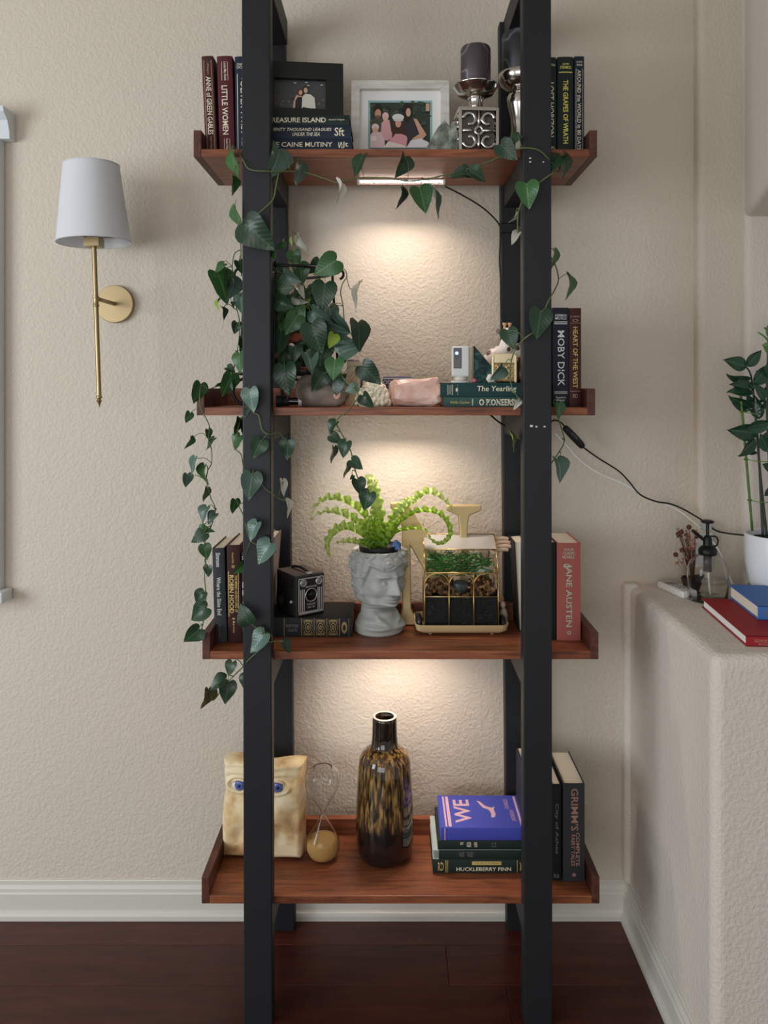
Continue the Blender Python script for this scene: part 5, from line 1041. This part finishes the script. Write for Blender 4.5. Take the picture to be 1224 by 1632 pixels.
# ---- hourglass
hg = thing('hourglass', 'clear glass hourglass with golden sand between ceramic face and vase', 'hourglass', (xs(514.5, 1.925), 1.925, Z4))
HHt = .222; hm_ = HHt / 2
HP = [(0, .022), (.006, .032), (.016, .0385), (.028, .0412), (.042, .0405), (.054, .0365), (.066, .0295), (.080, .0205), (.094, .012), (.104, .0062), (.111, .0040)]
def hgp(off=0.0):
    P = [Vector((r_, z_, 0)) for z_, r_ in HP]; P += [Vector((r_, HHt - z_, 0)) for z_, r_ in HP[-2::-1]]
    return [(max(p.x - off, .001), off + p.y * (HHt - 2 * off) / HHt) for p in catmull(P, 4)]
MB().lathe(hgp() + hgp(.0012)[::-1], 40, cap=False).build('glass', mat('hourglass_glass', (252, 253, 253), 0.0, trans=1.0, ior=1.25), hg, smooth=True)
sp_ = [p for p in hgp(.0016) if p[1] < .047]
MB().lathe(sp_ + [(sp_[-1][0] * .6, .0475), (.001, .049)], 40).build('sand', bump(mat('golden_sand', (206, 160, 92), .8), 600, .2, .001), hg, smooth=True)
# ---- tortoiseshell vase
va = thing('tortoiseshell_vase', 'tall dark glass vase with amber tortoiseshell flecks in the middle of bottom shelf', 'vase', (xs(613, 1.935), 1.935, Z4))
VPROF = [(.001, .0), (.052, .0), (.062, .006), (.0675, .020), (.0705, .045), (.0710, .090), (.0690, .150), (.0655, .205), (.0625, .238), (.056, .254), (.045, .264), (.036, .270), (.0325, .276), (.0310, .300), (.0300, .336), (.0295, .342), (.0270, .3435), (.0235, .342), (.0230, .330), (.0225, .29)]
M_VASE = mat('tortoise_glass', (40, 28, 18), .07, spec=.6, coat=.5); N_, L_, B_ = nodes(M_VASE)
t1 = tex_noise(M_VASE, 150, 2, 'Object', (1, 1, .17), .35); rp = ramp(M_VASE, t1.outputs['Fac'], [(.36, (34, 26, 21)), (.50, (84, 62, 34)), (.64, (148, 114, 62)), (.75, (176, 142, 86))])
sx_ = N_.new('ShaderNodeSeparateXYZ'); tcv = N_.new('ShaderNodeTexCoord'); L_.new(tcv.outputs['Object'], sx_.inputs[0])
mr = N_.new('ShaderNodeMapRange'); mr.inputs[1].default_value = .085; mr.inputs[2].default_value = .105; L_.new(sx_.outputs[2], mr.inputs[0])  # dark foot: rail and shelf seen through glass, painted into the colour
mr2 = N_.new('ShaderNodeMapRange'); mr2.inputs[1].default_value = .262; mr2.inputs[2].default_value = .285; mr2.inputs[3].default_value = 1; mr2.inputs[4].default_value = .12; L_.new(sx_.outputs[2], mr2.inputs[0])
mu = N_.new('ShaderNodeMath'); mu.operation = 'MULTIPLY'; L_.new(mr.outputs[0], mu.inputs[0]); L_.new(mr2.outputs[0], mu.inputs[1])
mm = N_.new('ShaderNodeMix'); mm.data_type = 'RGBA'; mm.inputs[6].default_value = (*lin((24, 19, 17)), 1); L_.new(mu.outputs[0], mm.inputs[0]); L_.new(rp.outputs[0], mm.inputs[7]); L_.new(mm.outputs[2], B_.inputs['Base Color'])
MB().lathe(VPROF, 56, cap=False).build('body', M_VASE, va, smooth=True)
MB().lathe([(.0232, .3435), (.0265, .3455), (.0298, .3430)], 48, cap=False).build('rim', mat('glass_rim', (150, 140, 130), .08), va, smooth=True)
# ================================================================== wall sconce
sx0 = -0.734; sz0 = 1.637
sc_ = thing('wall_sconce', 'brass wall sconce with white tapered shade and long slim stem', 'wall lamp', (sx0, YW, sz0))
MB().lathe([(.050, 0), (.050, .012), (.0485, .015), (.001, .0155)], 48, Matrix.Rotation(math.pi / 2, 4, 'X')).build('back_plate', M_BRASS, sc_, smooth=True, auto=40)
AR = .152
MB().tube([(0, -.014, 0), (0, -AR, .0)], .0052, 12, 0).build('arm', M_BRASS, sc_, smooth=True)
tl = math.radians(1.9)
RT = Matrix.Translation((0.003, -AR, -.008)) @ Matrix.Rotation(-tl, 4, 'Y')
def rod(nm, prof, n=20, m=None): return MB().lathe(prof, n, RT).build(nm, m or M_BRASS, sc_, smooth=True, auto=35)
rod('stem', [(.0058, -.235), (.0058, .150)])
rod('stem_collar', [(.006, -.014), (.0078, -.013), (.0078, -.010), (.0068, -.008), (.0068, .008), (.0078, .010), (.0078, .013), (.006, .014)])
rod('finial', [(.006, -.234), (.0075, -.237), (.0075, -.240), (.004, -.243), (.0068, -.247), (.004, -.252), (.0025, -.257), (.001, -.263)])
k = MB().box(-.019, .019, -.019, .019, .134, .158, RT).build('socket_block', M_BRASS, sc_, bevel=.0015)
zb_, zt2 = .146, .338
M_SHADE = bump(mat('linen_shade', (232, 233, 236), .85), 700, .12, .0004); N_, L_, B_ = nodes(M_SHADE)
trs = N_.new('ShaderNodeBsdfTranslucent'); trs.inputs[0].default_value = (.85, .86, .88, 1); mxs = N_.new('ShaderNodeMixShader'); mxs.inputs[0].default_value = .3
L_.new(B_.outputs[0], mxs.inputs[1]); L_.new(trs.outputs[0], mxs.inputs[2]); L_.new(mxs.outputs[0], N_['Material Output'].inputs[0])
MB().lathe([(.0885, zb_), (.0665, zt2), (.0655, zt2), (.0875, zb_)], 56, RT, cap=False).build('shade', M_SHADE, sc_, smooth=True, auto=40)
MB().tube([RT @ p for p in circ((0, 0, zb_ + .001), .0885, (1, 0, 0), (0, 1, 0), 48)], .0016, 5, 0, True).build('shade_trim', M_SHADE, sc_, smooth=True)
MB().tube([RT @ p for p in circ((0, 0, zt2 - .001), .0665, (1, 0, 0), (0, 1, 0), 48)], .0016, 5, 0, True).build('shade_trim', M_SHADE, sc_, smooth=True)
k = MB()
for a_ in (0, 120, 240): k.tube([RT @ Vector((.0, 0, zb_ + .012)), RT @ Vector((.086 * math.cos(math.radians(a_)), .086 * math.sin(math.radians(a_)), zb_ + .010))], .0014, 5, 0)
k.build('spider', M_BRASS, sc_)
MB().lathe([(.012, .158), (.014, .175), (.024, .205), (.026, .225), (.018, .245), (.001, .252)], 20, RT).build('bulb', mat('bulb_frost', (240, 238, 232), .4), sc_, smooth=True)

# ================================================================== cords
def cord(name, label, pts, r, m, group=None):
    P = [at(*p) for p in pts]; o = thing(name, label, 'cord', P[0], group=group)
    MB().tube([p - P[0] for p in P], r, 6, 5).build('cable', m, o, smooth=True); return o, P[0]
c1, o1 = cord('strip_cord', 'thin black cord from the top light strip down the right rear post', [(709, 297, 1.975), (735, 310, 1.985), (765, 328, 2.0), (786, 346, 2.02), (797, 362, 2.033), (797, 385, 2.034), (796, 415, 2.034), (798, 450, 2.034), (799, 500, 2.034), (801, 560, 2.034)], .0020, M_CORD)
MB().box(-.004, .042, -.010, -.002, -.012, .012, Matrix.Translation(at(798, 364, 2.038) - o1)).build('cord_clip', M_CORD, c1, bevel=.002)
c2, o2 = cord('switch_cord', 'black cord with inline switch running from the second shelf to the niche', [(780, 660, 1.96), (800, 676, 2.02), (830, 690, 2.03), (868, 680, 2.03), (882, 670, 2.03), (893, 673, 2.04), (901, 681, 2.045), (914, 697, 2.05), (930, 713, 2.05), (955, 731, 2.052), (985, 750, 2.052), (1003, 768, 2.052), (1020, 788, 2.05), (1045, 799, 2.05), (1068, 803, 2.05), (1090, 812, 2.05), (1122, 831, 2.045), (1140, 845, 2.04), (1160, 850, 2.03), (1190, 853, 2.0), (1215, 853, 2.0)], .0022, M_CORD)
A, B = at(899, 680, 2.046) - o2, at(930, 713, 2.048) - o2
MB().tube([A, A + (B - A) * .12, A + (B - A) * .5, A + (B - A) * .88, B], lambda t: .0038 + .0062 * math.sin(math.pi * t) ** .5, 10, 4).build('inline_switch', M_CORD, c2, smooth=True)
MB().tube([A + (B - A) * .3 + Vector((.002, -.0095, .001)), A + (B - A) * .6 + Vector((.002, -.0095, .001))], .0022, 6, 0).build('switch_slider', mat('switch_grey', (86, 86, 84), .4), c2)
cord('charging_cable', 'white cord hanging across the wall beside the black switch cord', [(884, 690, 2.05), (900, 706, 2.05), (915, 724, 2.05), (935, 742, 2.052), (960, 757, 2.052), (985, 767, 2.053), (1010, 780, 2.053), (1030, 793, 2.053), (1060, 803, 2.053), (1085, 816, 2.05), (1105, 832, 2.045), (1118, 842, 2.04)], .0022, M_WHITEP)
cord('charger_cord', 'short white cord dropping from the wall outlet to the ledge', [(1124, 860, 2.03), (1134, 862, 2.015), (1146, 878, 2.0), (1155, 900, 2.0), (1163, 920, 2.0), (1168, 931, 2.0)], .0022, M_WHITEP)
ou = thing('wall_outlet', 'white wall outlet with plug behind the spray bottle', 'outlet', at(1117, 876, YW - .04))
MB().box(-.018, .030, -.005, .0, -.045, .045).build('cover_plate', M_WHITEP, ou, bevel=.002)
MB().box(-.008, .018, -.028, -.005, .012, .040).build('plug', M_WHITEP, ou, bevel=.003)
MB().box(-.006, .016, -.034, -.005, .055, .080).build('adapter', mat('clear_plastic', (222, 224, 220), .1, trans=.5, ior=1.2), ou, bevel=.003)

# ================================================================== things on the ledge
# remote control
rm = thing('remote_control', 'white remote control lying on the ledge beside the spray bottle', 'remote', at(1079, 946, 2.005) - Vector((0, 0, 0)), rz=math.radians(14)); rm.location.z = ZL
MB().box(-.022, .022, -.056, .056, .0, .018).build('body', M_WHITEP, rm, bevel=.005, seg=3)
MB().box(-.014, .014, .014, .042, .0175, .0186).build('display', mat('lcd_grey', (104, 108, 112), .25), rm, bevel=.0005)
for i in range(3):
    for j in range(2): MB().box(-.010 + j * .012, -.003 + j * .012, .002 - i * .013, .008 - i * .013, .0175, .0190).build('button', mat('button_grey', (120, 122, 128), .5), rm, bevel=.0005)
# dried flowers in a dark bowl
bw_ = thing('small_bowl', 'small dark brown tapered pot holding dried flowers on the ledge', 'pot', (at(1098, 930, 2.03).x, 2.005, ZL))
MB().lathe([(.016, 0), (.018, .002), (.030, .036), (.031, .039), (.028, .039), (.016, .006), (.001, .005)], 6).build('body', mat('dark_clay', (50, 38, 34), .5), bw_, bevel=.001)
df = thing('dried_flowers', 'dried pinkish brown flower heads standing in the dark pot', 'flowers', (bw_.location.x, 2.005, ZL + .006))
M_DRY = mat('dried_petal', (176, 122, 98), .85); M_DRYD = mat('dried_dark', (92, 52, 46), .85); dfo = df.location
rd = random.Random(4)
for i in range(46):
    px_ = rd.uniform(1078, 1110); py_ = rd.uniform(842, 900)
    if px_ < 1088 and 858 < py_ < 880: continue
    p = at(px_, py_, 2.0 + rd.uniform(-.02, .015)) - dfo
    MB().tube([(0, 0, 0), (p.x * .5, p.y * .5, p.z * .6), p], .0006, 4, 3).build('stem', M_DRYD, df)
    k = MB(); s_ = rd.uniform(.004, .0075)
    for j in range(5):
        R_ = Matrix.Translation(p) @ Matrix.Rotation(rd.uniform(0, 6), 4, Vector((rd.uniform(-1, 1), rd.uniform(-1, 1), rd.uniform(-1, 1)))) ; k.add([(0, 0, 0), (s_, .4 * s_, .3 * s_), (1.3 * s_, 0, .5 * s_), (s_, -.4 * s_, .3 * s_)], [(0, 1, 2, 3)], R_)
    k.build('flower_head', M_DRYD if rd.random() < .3 else M_DRY, df)
for px_, py_ in ((1081, 851), (1086, 848), (1077, 884), (1087, 877), (1098, 840)):
    p = at(px_, py_, 1.99) - dfo; MB().tube([(0, 0, 0), (p.x * .5, p.y * .5, p.z * .6), p], .0007, 4, 3).build('stem', M_DRYD, df)
    k = MB(); ell(k, p, (.0065, .0065, .006), n=10); k.build('seed_head', M_DRYD, df, smooth=True)
# spray bottle
sp = thing('spray_bottle', 'clear glass plant mister with black pump on the ledge', 'spray bottle', (xs(1129, 1.935), 1.94, ZL))
BP = [(.001, .0), (.044, .0), (.048, .004), (.0485, .060), (.0475, .080), (.041, .097), (.028, .107), (.017, .111), (.016, .118)]
MB().lathe(BP + [(max(r_ - .0022, .001), max(z_, .003)) for r_, z_ in BP[::-1]], 44, cap=False).build('glass', mat('bottle_glass', (255, 255, 255), .0, trans=1.0, ior=1.2), sp, smooth=True)
MB().lathe([(.001, .006), (.044, .006), (.0455, .010), (.0455, .052), (.001, .052)], 40).build('water', mat('still_water', (250, 253, 250), .0, trans=1.0, ior=1.04), sp, smooth=True, auto=40)
MB().tube([(0, 0, .118), (.002, 0, .06), (.006, 0, .012)], .0022, 8).build('dip_tube', mat('tube_milky', (214, 214, 206), .4), sp, smooth=True)
MB().lathe([(.010, .070), (.010, .112)], 16).build('pump_barrel', mat('smoky_plastic', (84, 84, 80), .3, alpha=.85), sp, smooth=True)
MB().lathe([(.021, .112), (.022, .115), (.022, .124), (.018, .130), (.011, .135), (.010, .152), (.007, .158), (.004, .160), (.004, .190)], 28).build('pump_cap', M_IRON, sp, smooth=True, auto=40)
MB().tube([(-.004, 0, .146), (-.016, 0, .154), (-.038, 0, .172)], lambda t: .0048 - .001 * t, 10).build('nozzle', M_IRON, sp, smooth=True)
MB().lathe([(.001, .196), (.012, .197), (.0165, .194), (.013, .190), (.004, .189)], 24).build('plunger', M_IRON, sp, smooth=True)
MB().tube([(.010, 0, .132), (.022, 0, .134), (.026, 0, .146), (.020, 0, .156), (.008, 0, .157)], .0022, 8).build('finger_ring', M_IRON, sp, smooth=True)
# red and blue books (lying, page edge to the left)
def flatbook(label, x0, y0, z, w_, d_, t, yaw, cov, marks):
    r = thing('book', label, 'book', (x0, y0, z), rz=yaw, group='books on the ledge'); b = .0025
    MB().box(0, w_, 0, d_, 0, b).box(0, w_, 0, d_, t - b, t).box(0, w_, 0, b, 0, t).build('cover', cov, r, bevel=.0006, seg=1)
    MB().box(.004, w_ - .004, b, d_ - .004, b, t - b).build('pages', M_PAGE if t > .025 else mat('page_white', (230, 228, 224), .8), r)
    k = MB()
    for s, cx_, cz_, ww, hh in marks: add_text(k, s, (cx_, -.0004, cz_), (1, 0, 0), (0, 0, 1), ww, hh, .01)
    if marks: k.build('lettering', T_COPP if cov is C_CRED else T_DIM, r, fix=False)
    return r
flatbook('large red book lying at the front of the ledge', .722, 1.592, ZL, .23, .283, .0215, math.radians(-4.5), C_CRED, [('GOOD FARE', .042, .012, .05, .006), ('BOOK', .040, .005, .03, .004)])
flatbook('smaller blue book lying on the red book', .797, 1.700, ZL + .0217, .15, .185, .030, math.radians(-5), C_CBLUE, [('BLUE', .03, .015, .03, .012)])
# pot, stand and plant
px_, py_ = .966, 1.925
ps = thing('pot_stand', 'pale wooden ring stand under the white pot', 'plant stand', (px_, py_, ZL))
MB().lathe([(.078, 0), (.082, .002), (.082, .034), (.079, .036), (.060, .036), (.060, .0)], 48).build('ring', woodmat('pale_ring_wood', [(.3, (176, 150, 126)), (.6, (204, 182, 158))], .5), ps, smooth=True, auto=40)
zp_ = ZL + .0365
zz = thing('zz_plant', 'glossy dark green upright plant in white pot at the right edge', 'plant', (px_, py_, zp_)); zo = Vector((px_, py_, zp_))
MB().lathe([(.001, 0), (.074, 0), (.082, .008), (.0885, .060), (.0895, .126), (.088, .129), (.084, .127), (.082, .110), (.001, .108)], 56).build('pot', mat('white_glaze', (228, 229, 231), .3), zz, smooth=True, auto=40)
MB().lathe([(.001, .114), (.082, .111)], 32, cap=False).build('soil', MATS['potting_soil'], zz)
def zleaf_mesh(m):
    vs = []; fs = []
    for i in range(11):
        t = i / 10; w_ = .30 * math.sin(math.pi * t ** .8) ** .9 * (1 - .25 * t)
        for u in (-1, -.5, 0, .5, 1): vs.append((u * w_, t, .10 * abs(u) - .25 * (t - .35) ** 2))
    for i in range(10):
        for j in range(4): fs.append((i * 5 + j, i * 5 + j + 1, (i + 1) * 5 + j + 1, (i + 1) * 5 + j))
    me = bpy.data.meshes.new('leaflet'); me.from_pydata(vs, [], fs); me.materials.append(m)
    for p in me.polygons: p.use_smooth = True
    return me
ZM = zleaf_mesh(leafmat('zz_leaf', (32, 62, 42), (52, 84, 58), .2)); ZM2 = zleaf_mesh(leafmat('zz_leaf_new', (76, 124, 50), (104, 148, 72), .25))
def stem(pts, leaves):
    P = catmull([at(*p) - zo for p in pts], 8)
    MB().tube(P, lambda t: .0036 - .0018 * t, 7, 0).build('stem', mat('zz_stem', (48, 62, 46), .45), zz, smooth=True)
ST = [[(1222, 855, 1.925), (1212, 760, 1.92), (1204, 660, 1.91), (1197, 600, 1.905), (1188, 584, 1.90)], [(1228, 855, 1.92), (1226, 740, 1.90), (1222, 640, 1.89), (1224, 560, 1.88), (1226, 520, 1.88)], [(1236, 855, 1.93), (1250, 740, 1.93), (1262, 640, 1.93), (1270, 560, 1.94)], [(1245, 855, 1.94), (1270, 750, 1.98), (1300, 640, 1.99), (1330, 560, 2.0)], [(1216, 856, 1.95), (1212, 780, 1.96), (1208, 700, 1.965), (1202, 650, 1.96)]]
for p in ST: stem(p, None)
ZL_ = """1189 584 1147 573 0 1.89 d;1189 584 1212 558 0 1.89 d;1195 603 1152 599 60 1.90 d;1199 612 1232 578 10 1.885 d;1202 620 1163 612 20 1.89 d;1200 626 1160 624 35 1.885 d;1200 652 1162 632 40 1.90 d;1206 655 1168 642 55 1.91 d;1207 690 1155 685 10 1.90 d;1190 682 1232 672 20 1.885 d;1203 700 1172 728 20 1.89 d;1206 722 1184 716 50 1.90 d;1210 640 1240 600 20 1.90 d;1212 650 1235 630 30 1.89 d;1210 668 1203 630 30 1.90 d;1214 700 1240 690 20 1.89 d;1216 610 1206 590 20 1.90 d;1220 640 1200 610 20 1.88 d;1222 600 1250 560 20 1.88 d;1222 660 1245 650 20 1.885 d;1215 740 1240 760 30 1.90 d;1225 720 1210 690 30 1.89 d;1232 552 1213 548 30 1.88 n;1228 566 1214 549 20 1.88 n;1226 525 1217 522 30 1.88 n;1226 540 1240 500 20 1.88 n;1224 545 1205 528 75 1.88 n;1250 740 1280 720 10 1.93 d;1255 700 1230 680 10 1.92 d;1262 640 1290 610 10 1.93 d;1260 660 1235 640 10 1.92 d;1268 590 1245 560 10 1.93 d;1270 565 1285 530 10 1.94 d;1275 740 1310 730 10 1.98 d;1290 680 1320 650 10 1.98 d;1285 690 1260 660 10 1.97 d;1320 600 1345 570 10 1.99 d;1310 630 1290 600 10 1.98 d;1205 640 1180 652 40 1.96 d;1208 700 1226 720 30 1.95 d;1218 790 1232 770 20 1.9 d;1202 650 1190 628 20 1.96 d"""
for it in ZL_.split(';'):
    f = it.split(); bx_, by_, tx_, ty_, roll, Yd = map(float, f[:6])
    P = at(bx_, by_, Yd); Q = at(tx_, ty_, Yd); L = (Q - P).length; yv = (Q - P).normalized(); yv = (yv + Vector((0, rl.uniform(-.35, .1), 0))).normalized()
    n0 = Vector((0, -1, 0)); n0 = (n0 - yv * n0.dot(yv)).normalized(); n0 = Matrix.Rotation(math.radians(roll) * rl.choice((-1, 1)), 3, yv) @ n0; xv = yv.cross(n0)
    o = bpy.data.objects.new('leaflet', ZM2 if f[6] == 'n' else ZM); COL.objects.link(o); o.parent = zz
    o.matrix_local = Matrix(((xv.x * L, yv.x * L, n0.x * L, P.x - zo.x), (xv.y * L, yv.y * L, n0.y * L, P.y - zo.y), (xv.z * L, yv.z * L, n0.z * L, P.z - zo.z), (0, 0, 0, 1)))
sk = thing('plant_stake', 'thin green stake with ties standing in the white pot', 'stake', at(1199, 846, 1.90))
so = sk.location
MB().tube([at(1199, 846, 1.90) - so, at(1190, 740, 1.90) - so, at(1178, 602, 1.90) - so], .0032, 8, 3).build('stake', mat('stake_green', (78, 104, 44), .5), sk, smooth=True)
for y_, x_, x2 in ((732, 1189, 1224), (797, 1195, 1224), (656, 1183, 1214)):
    MB().tube([at(x_, y_, 1.897) - so, at((x_ + x2) / 2, y_ + 3, 1.89) - so, at(x2, y_ + 4, 1.90) - so], .0012, 5).build('tie', mat('tie_green', (104, 140, 66), .5), sk)
    MB().tube(circ(at(x_, y_, 1.90) - so, .0042, (1, 0, 0), (0, 1, 0), 10), .0022, 5, 0, True).build('clip', MATS['stake_green'], sk)
